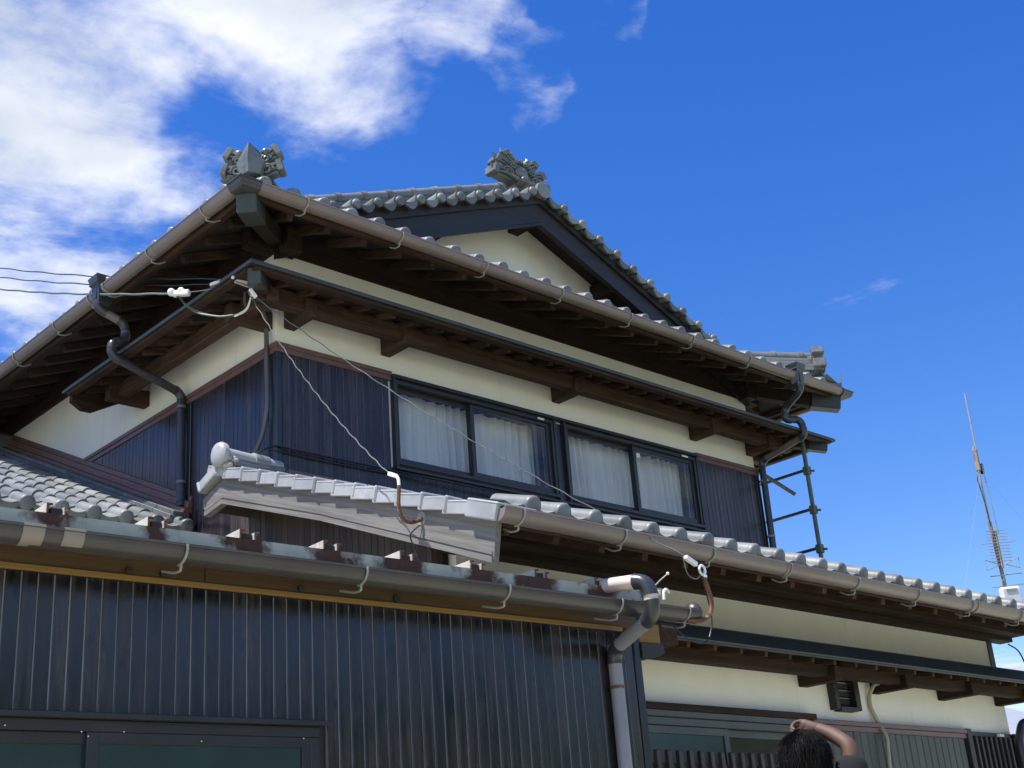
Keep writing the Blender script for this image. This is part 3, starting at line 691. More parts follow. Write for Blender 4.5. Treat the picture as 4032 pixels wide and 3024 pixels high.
# --- canopy round the upper storey
CO = .65
def zc(o): return 6.214 - .27 * o
cp = [[(-CO, -CO, zc(CO)), (W + CO, -CO, zc(CO)), (W, 0, zc(0)), (0, 0, zc(0))],
      [(-CO, 2.40, zc(CO)), (-CO, -CO, zc(CO)), (0, 0, zc(0)), (0, 2.40, zc(0))],
      [(W + CO, -CO, zc(CO)), (W + CO, 2.40, zc(CO)), (W, 2.40, zc(0)), (W, 0, zc(0))]]
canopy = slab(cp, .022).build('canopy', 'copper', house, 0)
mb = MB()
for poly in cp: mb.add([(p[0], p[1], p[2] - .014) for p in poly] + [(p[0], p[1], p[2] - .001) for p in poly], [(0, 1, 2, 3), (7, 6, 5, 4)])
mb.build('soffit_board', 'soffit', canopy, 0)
mb = MB()
for p, q2 in ((FR(-CO - .01, CO - .005, 0), FR(W + CO + .01, CO + .010, 0)), (LF(-CO + .005, CO - .005, 0), LF(2.42, CO + .010, 0)), (RT(-CO + .005, CO - .005, 0), RT(2.42, CO + .010, 0))):
    mb.box(min(p.x, q2.x), max(p.x, q2.x), min(p.y, q2.y), max(p.y, q2.y), zc(CO) - .014, zc(CO) + .010, .003)
mb.build('drip_edge', 'copper', canopy, 0)
for f, a0, a1, m in ((FR, -.60, W + .60, 'raft_x'), (LF, -.55, 2.38, 'raft_y'), (RT, -.55, 2.38, 'raft_y')):
    p, q2 = f(a0, .565, 0), f(a1, .635, 0)
    MB().box(min(p.x, q2.x), max(p.x, q2.x), min(p.y, q2.y), max(p.y, q2.y), zc(CO) - .040, zc(.565) - .016, .003).build('fascia', m, canopy, 0)
zc2 = lambda o: zc(o) - .015
rafters(canopy, FR, -.24, W + .5, .256, .515, -.0, zc2, .045, .052, 'raft_y', lambda a, o1: max(o1, .03 - a if a < 0 else (a - W + .03 if a > W else o1)))
rafters(canopy, LF, -.30, 2.3, .256, .515, -.0, zc2, .045, .052, 'raft_x', lambda a, o1: max(o1, .03 - a if a < 0 else o1))
rafters(canopy, RT, -.30, 2.3, .256, .515, -.0, zc2, .045, .052, 'raft_x', lambda a, o1: max(o1, .03 - a if a < 0 else o1))
MB().box(-.34, W + .34, -.30, -.20, 5.955, 6.094, .006).build('canopy_beam', 'raft_x', canopy, 0)
MB().box(-.30, -.20, -.34, -.302, 5.96, 6.088, .005).box(-.30, -.20, -.198, 2.14, 5.96, 6.088, .005).build('canopy_beam', 'raft_y', canopy, 0)
MB().box(W + .20, W + .30, -.34, -.302, 5.96, 6.088, .005).box(W + .20, W + .30, -.198, 2.14, 5.96, 6.088, .005).build('canopy_beam', 'raft_y', canopy, 0)
for x in (.11, 1.08, 3.11, 5.14, W - .07): MB().box(x - .05, x + .05, -.33, -.001, 5.918, 6.07, .006).build('canopy_arm', 'raft_y', canopy, 0)
for y in (.11, 2.10):
    MB().box(-.385, -.001, y - .05, y + .05, 5.92, 6.065, .006).build('canopy_arm', 'raft_x', canopy, 0)
    MB().box(W + .001, W + .385, y - .05, y + .05, 5.92, 6.065, .006).build('canopy_arm', 'raft_x', canopy, 0)
for sx, x0 in ((-1, 0), (1, W)):
    d = Vector((sx, -1, 0)); p0, p1, p2 = Vector((x0, 0, zc(0) - .07)), Vector((x0, 0, zc(.44) - .085)) + d * .44, Vector((x0, 0, zc(.6) - .085)) + d * .585
    MB().beam(p0, p1, .09, .11, c=.005).build('hip_rafter', 'raft_x', canopy, 0)
    MB().beam(p1, p2, .10, .125, c=.006).build('hip_rafter_cap', 'copper', canopy, 0)
# closing board at the left end of the canopy
MB().prism([(.0, zc(0) - .03), (.60, zc(.6) - .03), (.60, zc(.6) - .11), (.50, zc(.6) - .17), (.40, zc(.6) - .17), (.0, 6.10)], lambda o, z, d: LF(d, o, z), 2.33, 2.39).build('end_board', 'wood_x', canopy, 0)

# ================================================================== single storey wing in front (its own slight turn)
YW = rad(.9); wt, wn, wp = Vector((math.cos(YW), math.sin(YW), 0)), Vector((-math.sin(YW), math.cos(YW), 0)), Vector((-.4, -2.4, 0))
def WP(u, v, z): return wp + wt * u + wn * v + Vector((0, 0, z))
def WB(mb): return mb.map(lambda p: WP(p.x, p.y, p.z))        # turn a mesh drawn in wing coordinates into place
def wbox(name, m, parent, *b, c=.004, smooth=0): return WB(MB().box(*b, c)).build(name, m, parent, smooth)
WV = .40                                                      # front wall face
wing = WB(MB().box(.40, 7.40, WV, WV + .12, 0, 2.05).box(.40, 1.80, WV, WV + .12, 2.05, 2.74).box(3.92, 7.40, WV, WV + .12, 2.05, 2.74).box(.40, 7.40, WV, WV + .12, 2.74, 3.78)
          ).build('wall', 'plaster', house)
WB(MB().box(.40, .52, WV + .12, 2.4, 0, 3.75)).build('wall', 'plaster', house)
WB(MB().box(7.28, 7.40, WV + .12, 2.3, 0, 3.75)).build('wall', 'plaster', house)
# roof deck of the wing
WS, WZE, WVE = .372, 3.528, -.44                              # slope, underside at the edge, edge
def zw(v): return WZE + WS * (v - WVE)
VR = 2.35
def wslab(poly, th=.05):
    n = len(poly); return WB(MB().add(poly + [(p[0], p[1], p[2] + th) for p in poly], [tuple(range(n)), tuple(range(n, 2 * n))[::-1]] + [(i, n + i, n + (i + 1) % n, (i + 1) % n) for i in range(n)]))
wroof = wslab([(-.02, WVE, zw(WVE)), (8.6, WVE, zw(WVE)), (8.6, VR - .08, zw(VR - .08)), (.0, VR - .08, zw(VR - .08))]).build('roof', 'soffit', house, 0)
wslab([(-.02, VR - .08, zw(VR - .08)), (.38, VR - .08, zw(VR - .08)), (.38, 2.70, zw(VR) - .15), (-.02, 2.70, zw(VR) - .15)]).build('rear_slope', 'soffit', wroof, 0)
wc, ws = math.cos(math.atan(WS)), math.sin(math.atan(WS))
side_w = WB(MB().prism([(.85, 2.6), (2.8, 2.6), (2.8, 4.3), (.85, zw(.85) - .02)], lambda p, q2, d: Vector((d, p, q2)), .392, .399)).build('side_wall', 'siding_low', house)
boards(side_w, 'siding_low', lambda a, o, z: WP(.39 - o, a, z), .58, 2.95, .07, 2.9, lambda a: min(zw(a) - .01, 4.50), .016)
wbox('post', 'wood_z', side_w, .345, .39, .46, .57, 2.6, 3.8)
u = .015
me_w = ME_EAVE
while u < 8.5:
    inst('tile', me_w, basis(WP(u, WVE - .015 + jit(), zw(WVE) + .108), wt + Vector((0, 0, jit())), wn * wc + Vector((0, 0, ws))), wroof); u += TP + .003
u = .10
while u < 8.4:
    p, q2 = WP(u, -.395, zw(-.395)), WP(u, .5, zw(.5))
    MB().beam(p, q2, .055, .072, c=.004, zoff=-.037).build('rafter', 'raft_y', wroof, 0); u += .402
wbox('fascia', 'raft_x', wroof, .0, 8.6, WVE, WVE + .03, zw(WVE) - .022, zw(WVE) - .002)
wbox('wall_plate', 'wood_x', wroof, .30, 7.62, .28, .42, 3.585, 3.735)
wbox('eaves_beam', 'wood_x', wroof, .24, 7.60, .12, .279, 3.62, 3.715)
# barge board on the left gable end
zbt = lambda v: zw(v) + .01
hb = lambda v: .262 - .062 * max(0, min(1, (v + .4) / 1.7))       # depth of the board
low = [(2.62, zbt(VR) - .085 - .150), (VR + .03, zbt(VR) - hb(VR)), (1.2, zbt(1.2) - hb(1.2)), (.4, zbt(.4) - hb(.4)), (-.40, zbt(-.40) - hb(-.40))]
for name, g0, g1, x0, x1 in (('barge_board', None, 0, -.045, -.005), ('barge_moulding', .066, .046, -.052, -.0455), ('barge_moulding', .036, .001, -.058, -.0455)):
    if g0 is None: top = [(-.45, zbt(-.45)), (VR, zbt(VR)), (2.66, zbt(VR) - .095)]
    else: top = [(p, z + g0) for p, z in low][::-1]
    WB(MB().prism(top + [(p, z + g1) for p, z in low], lambda p, q2, d: Vector((d, p, q2)), x0, x1)).build(name, 'grey_wood', wroof, 0)
# verge tiles
def verge():
    mb = MB(); F = lambda lo, hi, c: mb.frame((0, 0, 0), (1, 0, 0), (0, 1, 0), (0, 0, 1), lo, hi, c)
    F((-.018, 0, -.052), (0, .262, .026), .005); F((-.018, 0, .010), (.26, .262, .030), .005)
    F((-.028, -.012, -.060), (.26, .020, .036), .010); F((.04, .215, .030), (.10, .255, .055), .010)
    return mb.mesh('verge_tile', 'tile_light', 30)
ME_V = verge()
s = 0; yd = wn * wc + Vector((0, 0, ws)); yd2 = wn * wc + Vector((0, 0, ws - .10))
v = -.30
while v < VR - .05:
    inst('verge_tile', ME_V, basis(WP(-.066 + jit(), v, zw(v) + .066), wt + Vector((0, 0, jit() * 3)), wn * wc + Vector((0, 0, ws - .095))), wroof); v += .216
inst('verge_tile', ME_V, basis(WP(-.07, VR + .30, zw(VR) - .01), wt, -wn * .93 + Vector((0, 0, .36))), wroof)
# large corner tile where verge and eaves meet
mb = MB().frame((0, 0, 0), (1, 0, 0), (0, 1, 0), (0, 0, 1), (-.03, -.02, -.075), (.0, .25, .032), .008).frame((0, 0, 0), (1, 0, 0), (0, 1, 0), (0, 0, 1), (-.03, -.02, .010), (.28, .25, .034), .008)
o = mb.build('corner_tile', 'tile_light', wroof, 0); o.matrix_local = basis(WP(-.074, -.50, zw(-.49) + .068), wt, yd)
# ridge end with a round cover tile, mortar under it
zrr = zw(VR) + .165
WB(MB().tube([(-.140, VR, zrr + .005), (-.136, VR, zrr + .005), (-.124, VR, zrr + .005), (-.108, VR, zrr + .005), (-.075, VR, zrr), (-.055, VR, zrr), (.42, VR, zrr - .02)], [.02, .055, .083, .096, .094, .064, .064], 28)).build('ridge_roll', 'tile_light', wroof)
WB(MB().tube([(.17, VR, zrr - .01), (.175, VR, zrr - .01), (.30, VR, zrr - .015)], [.066, .076, .074], 18)).build('ridge_collar', 'tile', wroof)
wbox('ridge_course', 'tile_dark', wroof, -.04, .42, VR - .11, VR + .11, zrr - .10, zrr - .065)
wbox('ridge_course', 'tile_dark', wroof, -.03, .42, VR - .09, VR + .09, zrr - .064, zrr - .03)
mb = MB(); r_ = random.Random(5)
for i in range(30): mb.ball((-.055 + r_.uniform(-.02, .05), VR + r_.uniform(-.09, .08), zrr - .07 + r_.uniform(-.05, .04)), r_.uniform(.015, .034), 1, 1.2, .9, 9, 6)
o = WB(mb).build('mortar', 'mortar', wroof); o['kind'] = 'stuff'
WB(MB().box(.40, 8.0, VR - .16, VR - .07, zw(VR) + .03, zw(VR) + .10, .004)).build('wall_flashing', 'brown_metal', wroof, 0)
# gutter of the wing
ZGW, VGW = 3.566, -.50
gw = gutter(wroof, WP(-.085, VGW, ZGW), WP(8.6, VGW, ZGW + .006), -wn, .067, 'gutter')
WB(MB().prism([((.067) * math.cos(PI + PI * i / 10), .067 * math.sin(PI + PI * i / 10)) for i in range(11)], lambda p, q2, d: Vector((d, VGW - p, ZGW + q2)), -.087, -.081)).build('gutter_end', 'gutter', gw, 0)
for u in (2.6, 5.3): MB().sweep(gutter_prof(.0695, .002), WP(u, VGW, ZGW), WP(u + .055, VGW, ZGW), -wn, (0, 0, 1)).build('gutter_sleeve', 'gutter', gw, 30)
ME_GBW = gbracket(.067)
u = .06
while u < 8.5: inst('bracket', ME_GBW, basis(WP(u, VGW, ZGW), wt, wn), gw); u += .86
# canopy of the wing: rolled copper front
prof = [(WV, 3.345), (.22, 3.290), (.08, 3.245), (.02, 3.222), (-.02, 3.203), (-.088, 3.120), (-.100, 3.112), (-.112, 3.098), (-.108, 3.088), (-.085, 3.088), (-.06, 3.13), (.0, 3.165), (.22, 3.235), (WV, 3.29)]
wcan = WB(MB().prism(prof, lambda p, q2, d: Vector((d + .006 * math.sin(d * 7), p, q2)), 1.2, 8.3)).build('canopy', 'copper', house, 30)
wbox('drip_edge', 'copper', wcan, 1.2, 8.3, -.110, -.082, 3.074, 3.0875)
wbox('fascia', 'raft_x', wcan, 1.2, 8.3, -.078, -.03, 3.090, 3.115)
u = 1.45
while u < 8.2:
    MB().beam(WP(u, -.07, 3.090), WP(u, .38, 3.17), .036, .048, c=.003, zoff=-.022).build('rafter', 'raft_y', wcan, 0); u += .294
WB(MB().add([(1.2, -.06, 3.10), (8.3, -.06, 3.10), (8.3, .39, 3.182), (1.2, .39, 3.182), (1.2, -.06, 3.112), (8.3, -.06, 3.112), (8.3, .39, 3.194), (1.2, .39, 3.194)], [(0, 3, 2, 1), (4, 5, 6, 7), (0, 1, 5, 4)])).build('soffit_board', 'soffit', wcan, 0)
wbox('canopy_beam', 'wood_x', wcan, 1.5, 8.2, .10, .20, 3.0, 3.096)
for u in (4.015, 5.07, 6.185, 7.26): wbox('canopy_arm', 'wood_y', wcan, u - .055, u + .055, .05, WV - .001, 2.962, 3.075, c=.005)
# corner post, window, shutters, lattice of the ground floor
wbox('corner_post', 'copper', wing, 7.29, 7.385, WV - .012, WV - .001, 3.05, 3.60)
win = WB(MB().box(1.75, 3.95, WV - .07, WV + .02, 2.655, 2.70, .004).box(1.75, 3.95, WV - .05, WV + .02, 2.60, 2.654, .004).box(3.86, 3.93, WV - .05, WV + .02, 1.9, 2.599, .004).box(1.75, 1.80, WV - .05, WV + .02, 1.9, 2.599, .004)).build('window', 'frame_grey', house, 0)
wbox('window_head', 'wood_x', win, 1.7, 4.02, WV - .09, WV, 2.70, 2.745)
for (p, q2, vv, m) in ((1.80, 2.93, WV - .02, 'frosted'), (2.85, 3.86, WV + .01, 'glass')):
    WB(MB().box(p, p + .055, vv - .015, vv + .015, 1.9, 2.598, .002).box(q2 - .055, q2, vv - .015, vv + .015, 1.9, 2.598, .002).box(p + .055, q2 - .055, vv - .015, vv + .015, 2.545, 2.598, .002)).build('sash', 'frame_grey', win, 0)
    wbox('pane', m, win, p + .055, q2 - .055, vv - .003, vv + .003, 1.9, 2.545, c=0)
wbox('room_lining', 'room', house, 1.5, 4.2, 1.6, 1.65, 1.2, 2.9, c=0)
sh_ = wbox('shutter_box', 'lattice', house, 4.00, 6.40, WV - .03, WV - .001, 1.0, 2.66)
boards(sh_, 'shutter', lambda a, o, z: WP(a, WV - .03 - o, z), 4.02, 6.38, .105, 1.0, 2.63, .022, .004, .008, None)
wbox('shutter_rail', 'brown_metal', sh_, 3.99, 6.42, WV - .075, WV - .031, 2.675, 2.712)
wbox('shutter_rail', 'brown_metal', sh_, 3.99, 6.42, WV - .062, WV - .031, 2.632, 2.674)
lat = wbox('lattice', 'lattice', house, 6.44, 7.40, WV - .045, WV - .002, 2.66, 2.70)
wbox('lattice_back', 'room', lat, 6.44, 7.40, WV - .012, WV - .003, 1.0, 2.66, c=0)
wbox('lattice_post', 'lattice', lat, 6.42, 6.50, WV - .075, WV - .012, 1.0, 2.72)
wbox('lattice_post', 'slat', lat, 7.33, 7.40, WV - .075, WV - .012, 1.0, 2.70)
u = 6.56
while u < 7.32: wbox('slat', 'lattice', lat, u, u + .034, WV - .075, WV - .013, 1.0, 2.66); u += .093
wbox('clip', 'white_plastic', lat, 7.02, 7.10, WV - .085, WV - .046, 2.665, 2.69)
vent = WB(MB().box(4.36, 4.415, WV - .07, WV - .001, 2.80, 3.09, .003).box(4.66, 4.73, WV - .07, WV - .001, 2.80, 3.09, .003).box(4.415, 4.66, WV - .075, WV - .001, 2.79, 2.825, .003)).build('vent', 'black_board', house, 0)
for i in range(4): WB(MB().frame((4.415, WV - .022, 2.845 + i * .062), (1, 0, 0), Vector((0, .86, .5)), Vector((0, -.5, .86)), (0, -.02, -.003), (.245, .02, .003))).build('louvre', 'frosted', vent, 0)
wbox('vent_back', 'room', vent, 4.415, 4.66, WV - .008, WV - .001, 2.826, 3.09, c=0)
rail = wbox('guard_rail', 'slat', house, 1.7, 3.45, .20, .235, 2.29, 2.32)
u = 1.745
while u < 3.42: wbox('slat', 'slat', rail, u, u + .040, .165, .199, 1.4, 2.405); u += .1145
# beige conduit on the wing wall
WB(MB().tube(fillet([(5.03, .30, 3.04), (4.975, .33, 3.03), (4.945, .375, 2.95), (4.935, .38, 2.85), (4.985, .35, 2.70), (4.985, .30, 2.60), (4.945, .30, 2.38), (4.945, .30, 1.6)], .04, 3), .017, 10)).build('conduit', 'conduit_beige', house)
# right hand downpipe of the wing
WB(MB().tube(fillet([(7.75, -.1, 3.2), (7.72, .15, 2.85), (7.30, .22, 2.78), (7.22, .24, 2.62), (7.22, .24, .3)], .06, 4), .04, 12)).build('downpipe', 'pipe_dark', house)

# ================================================================== low roof beside the left wall
LE, LZ, LS = 1.22, 4.515, .455
def zl(y): return LZ + LS * (y - LE)
lroof = MB().add([(-7, LE, zl(LE)), (-.03, LE, zl(LE)), (-.03, 7.5, zl(7.5)), (-7, 7.5, zl(7.5)), (-7, LE, zl(LE) + .04), (-.03, LE, zl(LE) + .04), (-.03, 7.5, zl(7.5) + .04), (-7, 7.5, zl(7.5) + .04)],
                 [(0, 3, 2, 1), (4, 5, 6, 7), (0, 1, 5, 4), (1, 2, 6, 5), (3, 0, 4, 7)]).build('roof', 'tile_dark', house, 0)
MB().box(-6.8, -.05, LE + .35, LE + .45, 3.0, zl(LE + .4) - .01).build('wall', 'siding_low', house, 0)
lc, ls = math.cos(math.atan(LS)), math.sin(math.atan(LS))
x = -.325; col = 0
while x > -2.5:
    inst('tile', ME_EAVE, basis((x, LE - .06 + jit(), zl(LE - .06) + .062), (1, 0, jit()), (0, lc, ls)), lroof)
    for r_ in range(14):
        y = LE - .06 + .225 * (r_ + 1) * lc
        inst('tile', ME_FIELD, basis((x + jit(), y, zl(y) + .062), (1, 0, jit()), (0, lc, ls)), lroof)
    x -= TP; col += 1
# flat courses and flashings where it meets the wall
for i, (w_, h, zo) in enumerate(((.20, .035, .085), (.17, .035, .122), (.14, .035, .159))):
    y = LE + .05
    while y < 5.6:
        MB().beam((-.03 - w_ / 2, y, zl(y) + zo), (-.03 - w_ / 2, y + .292, zl(y + .292) + zo), w_, h, c=.004).build('wall_course', 'tile_dark', lroof, 0); y += .296
for (w_, z0, z1) in ((.09, .178, .215), (.055, .216, .275), (.03, .276, .325)):
    MB().beam((-.002 - w_ / 2, LE + .02, zl(LE + .02) + (z0 + z1) / 2), (-.002 - w_ / 2, 6.2, zl(6.2) + (z0 + z1) / 2), w_, z1 - z0, c=.004).build('wall_flashing', 'brown_metal', lroof, 0)
MB().box(-.25, .0, 5.0, 5.45, 6.30, 6.56, .02).build('ridge_end', 'tile_dark', lroof, 0)

# ================================================================== downpipes of the upper storey
def pipe_run(parent, pts, r, m='pipe', elbow='pipe_dark', skip=(), name='downpipe'):
    """straight lengths with bent fittings at every turn"""
    pts = [Vector(p) for p in pts]; root = None; n = len(pts)
    def cut(i, other): return 0 if i in (0, n - 1) else min(r * 1.9, (pts[other] - pts[i]).length * .44)
    for i in range(n - 1):
        mm = m[i] if isinstance(m, (list, tuple)) else m; d = (pts[i + 1] - pts[i]).normalized()
        o = MB().tube([pts[i] + d * max(0, cut(i, i + 1) - .004), pts[i + 1] - d * max(0, cut(i + 1, i) - .004)], r, 18).build('pipe' if root else name, mm, root or parent); root = root or o
    for i in range(1, n - 1):
        a, b = (pts[i - 1] - pts[i]), (pts[i + 1] - pts[i])
        A, B = pts[i] + a.normalized() * cut(i, i - 1), pts[i] + b.normalized() * cut(i, i + 1)
        P_ = pts[i] * .93 + (A + B) * .035
        mid = [A + a.normalized() * .006] + [A * (1 - t) ** 2 + P_ * 2 * t * (1 - t) + B * t * t for t in [j / 11 for j in range(12)]] + [B + b.normalized() * .006]
        k_ = len(mid); MB().tube(mid, [r * 1.13, r * 1.13] + [r * 1.09] * (k_ - 4) + [r * 1.13, r * 1.13], 18).build('elbow', elbow, root)
    return root
def collector(parent, P, out, side):
    """rain hopper hung on the gutter; out = outwards, side = along the eaves"""
    P, out, side = Vector(P), Vector(out), Vector(side); mb = MB(); Z = Vector((0, 0, 1))
    def ring(w, d, z, off): return [P + side * sx * w + out * (sy * d + off) + Z * z for sx, sy in ((-1, -1), (1, -1), (1, 1), (-1, 1))]
    lv = [ring(.075, .070, .145, .02), ring(.082, .078, .135, .02), ring(.070, .066, .085, .02), ring(.074, .070, .075, .02), ring(.060, .056, .05, .01), ring(.060, .056, -.10, .0), ring(.040, .040, -.135, 0)]
    v = sum(lv, []); fs = [(0, 1, 2, 3)]
    for i in range(len(lv) - 1): fs += [(i * 4 + k2, i * 4 + (k2 + 1) % 4, i * 4 + 4 + (k2 + 1) % 4, i * 4 + 4 + k2) for k2 in range(4)]
    n = len(lv) * 4; fs.append((n - 4, n - 3, n - 2, n - 1)); mb.add(v, fs)
    mb.frame(P + out * .058, side, out, Z, (-.02, 0, -.07), (.012, .012, .04), .004)
    return mb.build('rain_hopper', 'pipe_dark', parent, 25)
hop = collector(roof, (-GC, 1.37, GZ_ - .02), (-1, 0, 0), (0, 1, 0))
pipe_run(house, [(-.865, 1.365, 6.46), (-.865, 1.355, 6.385), (-.62, 1.34, 6.30), (-.62, 1.335, 6.135), (-.745, 1.325, 6.105), (-.745, 1.315, 5.97), (-.065, 1.37, 5.80), (-.065, 1.34, 4.86), (-.065, 1.33, 4.78)], .036, ['pipe_dark', 'pipe', 'pipe', 'pipe', 'pipe', 'pipe_dark', 'pipe_dark', 'pipe_dark'])
for z in (5.66, 4.98): MB().tube([(-.065, 1.365 - (5.66 - z) * .035, z), (-.065, 1.365 - (5.66 - z) * .035, z + .022)], .042, 14).build('pipe_clip', 'pipe', house)
hop = collector(roof, (5.98, -GC, GZ_ - .02), (0, -1, 0), (1, 0, 0))
pipe_run(house, [(5.98, -.865, 6.45), (5.98, -.86, 6.38), (6.02, -.60, 6.26), (6.0, -.60, 6.13), (6.20, -.66, 6.16), (6.22, -.68, 5.98), (6.215, -.075, 5.86), (6.215, -.06, 4.85)], .036, ['pipe_dark'] * 4 + ['pipe_dark', 'pipe', 'pipe_dark', 'pole'])
for z in (5.62, 5.0): MB().tube([(6.215, -.06, z), (6.215, -.06, z + .022)], .042, 14).build('pipe_clip', 'bracket', house)

# ================================================================== the garage in front
garage = thing('garage', 'low garage clad in dark vertical boards with a rusty steel roof edge and brown gutter', 'garage', None, (-2.874, -2.954, 0), rad(-2.56))
ID = lambda a, o, z: Vector((a, .40 - o, z))                  # along, out of the wall, up (garage coordinates)
def gbox(name, m, parent, *b, c=.003): return MB().box(*b, c).build(name, m, parent, 0)
gwall = MB().box(-1.6, 3.60, .40, .46, 0, 3.05).box(3.54, 3.60, .46, .78, 0, 3.05).build('wall', 'black_board', garage, 0)
GP = .0725
boards(gwall, 'garage_board', ID, -1.5325, 1.39, GP, 2.412, 3.009, .020, .0075, .002)
boards(gwall, 'garage_board', ID, 1.39, 3.585, GP, 0, 3.009, .020, .0075, .002)
gbox('corner_board', 'navy_trim', gwall, 3.587, 3.645, .372, .45, 0, 3.0, c=.005)
boards(gwall, 'garage_board', lambda a, o, z: Vector((3.60 + o, a, z)), .455, .78, .0725, 0, 3.0, .020, .0075, .002)
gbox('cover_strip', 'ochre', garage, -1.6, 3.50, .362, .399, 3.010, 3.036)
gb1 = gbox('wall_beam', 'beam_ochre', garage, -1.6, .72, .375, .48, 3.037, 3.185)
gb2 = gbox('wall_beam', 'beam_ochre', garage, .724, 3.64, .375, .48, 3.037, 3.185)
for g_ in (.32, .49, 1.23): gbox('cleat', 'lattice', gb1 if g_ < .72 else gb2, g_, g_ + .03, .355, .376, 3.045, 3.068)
MB().tube([(1.83, .362, 3.060), (1.83, .376, 3.060)], .020, 12).build('bolt', 'lattice', gb2)
# beam end beyond the corner with a black cap below
gbox('beam_end', 'ochre', garage, 3.645, 3.83, .37, .50, 2.95, 3.075, c=.006)  # brighter ochre than the wall beam, so this end looks lit
MB().prism([(3.645, 2.949), (3.84, 2.949), (3.845, 2.90), (3.80, 2.875), (3.645, 2.855)], lambda u, v, d: (u, d, v), .36, .50).build('beam_cap', 'lattice', garage, 0)
gbox('beam_end', 'wood_y', garage, 3.83, 4.14, .50, .62, 2.99, 3.13, c=.006)
# steel edge channel, flat deck with upstanding seams
gr = MB().box(-1.6, 3.50, .13, .138, 3.095, 3.200).box(-1.6, 3.50, .138, .17, 3.095, 3.102).box(-1.6, 3.50, .138, .17, 3.193, 3.200).build('roof', 'steel_paint', garage, 0)
MB().box(-1.6, 2.3, .172, 2.2, 3.186, 3.200).box(2.3, 3.52, .172, .82, 3.186, 3.200).build('deck', 'deck', gr, 0)
for i in range(-4, 7):
    g_ = .382 + .4595 * (i if i > -5 else 0)
    dp = 2.1 if g_ < 2.3 else .8
    for (o0, h_, d2) in ((-.078, .042, dp), (.0, .034, .16)):
        MB().box(g_ + o0, g_ + o0 + .006, .124, d2, 3.2, 3.2 + h_).box(g_ + o0 + .0061, g_ + o0 + .024, .124, d2, 3.2 + h_ - .006, 3.2 + h_).build('seam', 'deck', gr, 0)
        gbox('seam_end', 'rust', gr, g_ + o0 - .001, g_ + o0 + .008, .116, .1235, 3.196, 3.2 + h_, c=.001)
        gbox('seam_end', 'rust', gr, g_ + o0 + .0085, g_ + o0 + .025, .116, .1235, 3.2 + h_ - .010, 3.2 + h_, c=.001)
    gbox('seam_shade', 'room', gr, g_ - .052, g_ - .002, .14, .17, 3.2005, 3.229, c=.001)  # dark block stands for the shade inside the open seam end
# gutter of the garage
gg = gutter(garage, (-1.6, .055, 3.090), (3.80, .055, 3.078), (0, -1, 0), .064, 'gutter_garage')
MB().ball((3.80, .055, 3.078), .0655, .75, 1, 1, 14, 8).build('gutter_end', 'gutter_garage', gg)
ME_GBG = gbracket(.064, .17)
for g_ in (.43, 1.385, 2.295, 3.135, 3.70): inst('bracket', ME_GBG, Matrix.Translation((g_, .055, 3.086)), gg)
for g_ in (-.25, -.08):
    pr = gutter_prof(.0665, .002); MB().sweep(pr, (g_ - .045, .055, 3.0895), (g_ + .045, .055, 3.0895), (0, -1, 0), (0, 0, 1)).build('gutter_joint', 'patch', gg, 30)
# rain pipe
pr_pipe = pipe_run(garage, [(3.02, .62, 3.235), (3.235, -.13, 3.185), (3.255, -.13, 2.985), (3.385, .345, 2.885), (3.385, .345, 0)], .042, ['pipe_pink', 'pipe_pink', 'pipe_grey', 'pipe_grey'])
MB().tube([(3.385, .345, 2.655), (3.385, .345, 2.672)], .047, 14).build('pipe_clip', 'rust', pr_pipe)
# rusty curved holder with insulator at the gutter's end
hold = MB().tube(fillet([(3.70, .02, 3.020), (3.80, .0, 3.018), (3.885, -.01, 3.06), (3.915, -.01, 3.15), (3.865, -.01, 3.30)], .06, 5), .014, 8).build('wire_holder', 'rust', garage)
MB().tube([(3.86 + .026 * math.cos(a), -.01, 3.335 + .030 * math.sin(a)) for a in [2 * PI * i / 16 for i in range(17)]], .008, 6).build('insulator_ring', 'porcelain', hold)
MB().box(3.855, 3.885, -.025, .005, 3.288, 3.305, .004).build('insulator_cap', 'porcelain', hold)
ins2 = MB().box(3.40, 3.50, .02, .05, 3.155, 3.185, .004).build('cable_clamp', 'white_plastic', garage, 0)
MB().tube(fillet([(3.53, .03, 3.13), (3.535, .03, 3.185), (3.56, .03, 3.20), (3.58, .03, 3.175)], .02, 4), .009, 8).build('hook', 'porcelain', ins2)
MB().tube([(3.42, .03, 3.175), (3.47, -.02, 3.235), (3.50, -.05, 3.265)], .006, 6).build('bolt', 'black_rubber', ins2)
MB().ball((3.50, -.05, 3.268), .010).build('bolt_cap', 'porcelain', ins2)
# window with its awning strip
aw = gbox('awning', 'frame', garage, -1.6, 1.365, .315, .398, 2.385, 2.410)
gwin = MB().box(-1.6, 1.335, .36, .41, 2.335, 2.384, .003).box(1.285, 1.335, .36, .41, 1.2, 2.334, .003).build('window', 'frame', garage, 0)
for (p, q2, yy) in ((-1.0, .225, .398), (.175, 1.285, .378)):
    MB().box(p, p + .055, yy - .014, yy + .014, 1.2, 2.334, .002).box(q2 - .045, q2, yy - .014, yy + .014, 1.2, 2.334, .002).box(p + .055, q2 - .045, yy - .014, yy + .014, 2.285, 2.334, .002).build('sash', 'frame', gwin, 0)
    MB().box(p + .055, q2 - .045, yy - .003, yy + .003, 1.2, 2.285).build('pane', 'frosted', gwin, 0)
r_ = random.Random(3)
for i in range(6):
    MB().ball((r_.uniform(-.2, 1.25), .356, r_.uniform(2.30, 2.36)), .0035, 1, .4, 1, 6, 4).build('paint_spot', 'white_plastic', gwin)

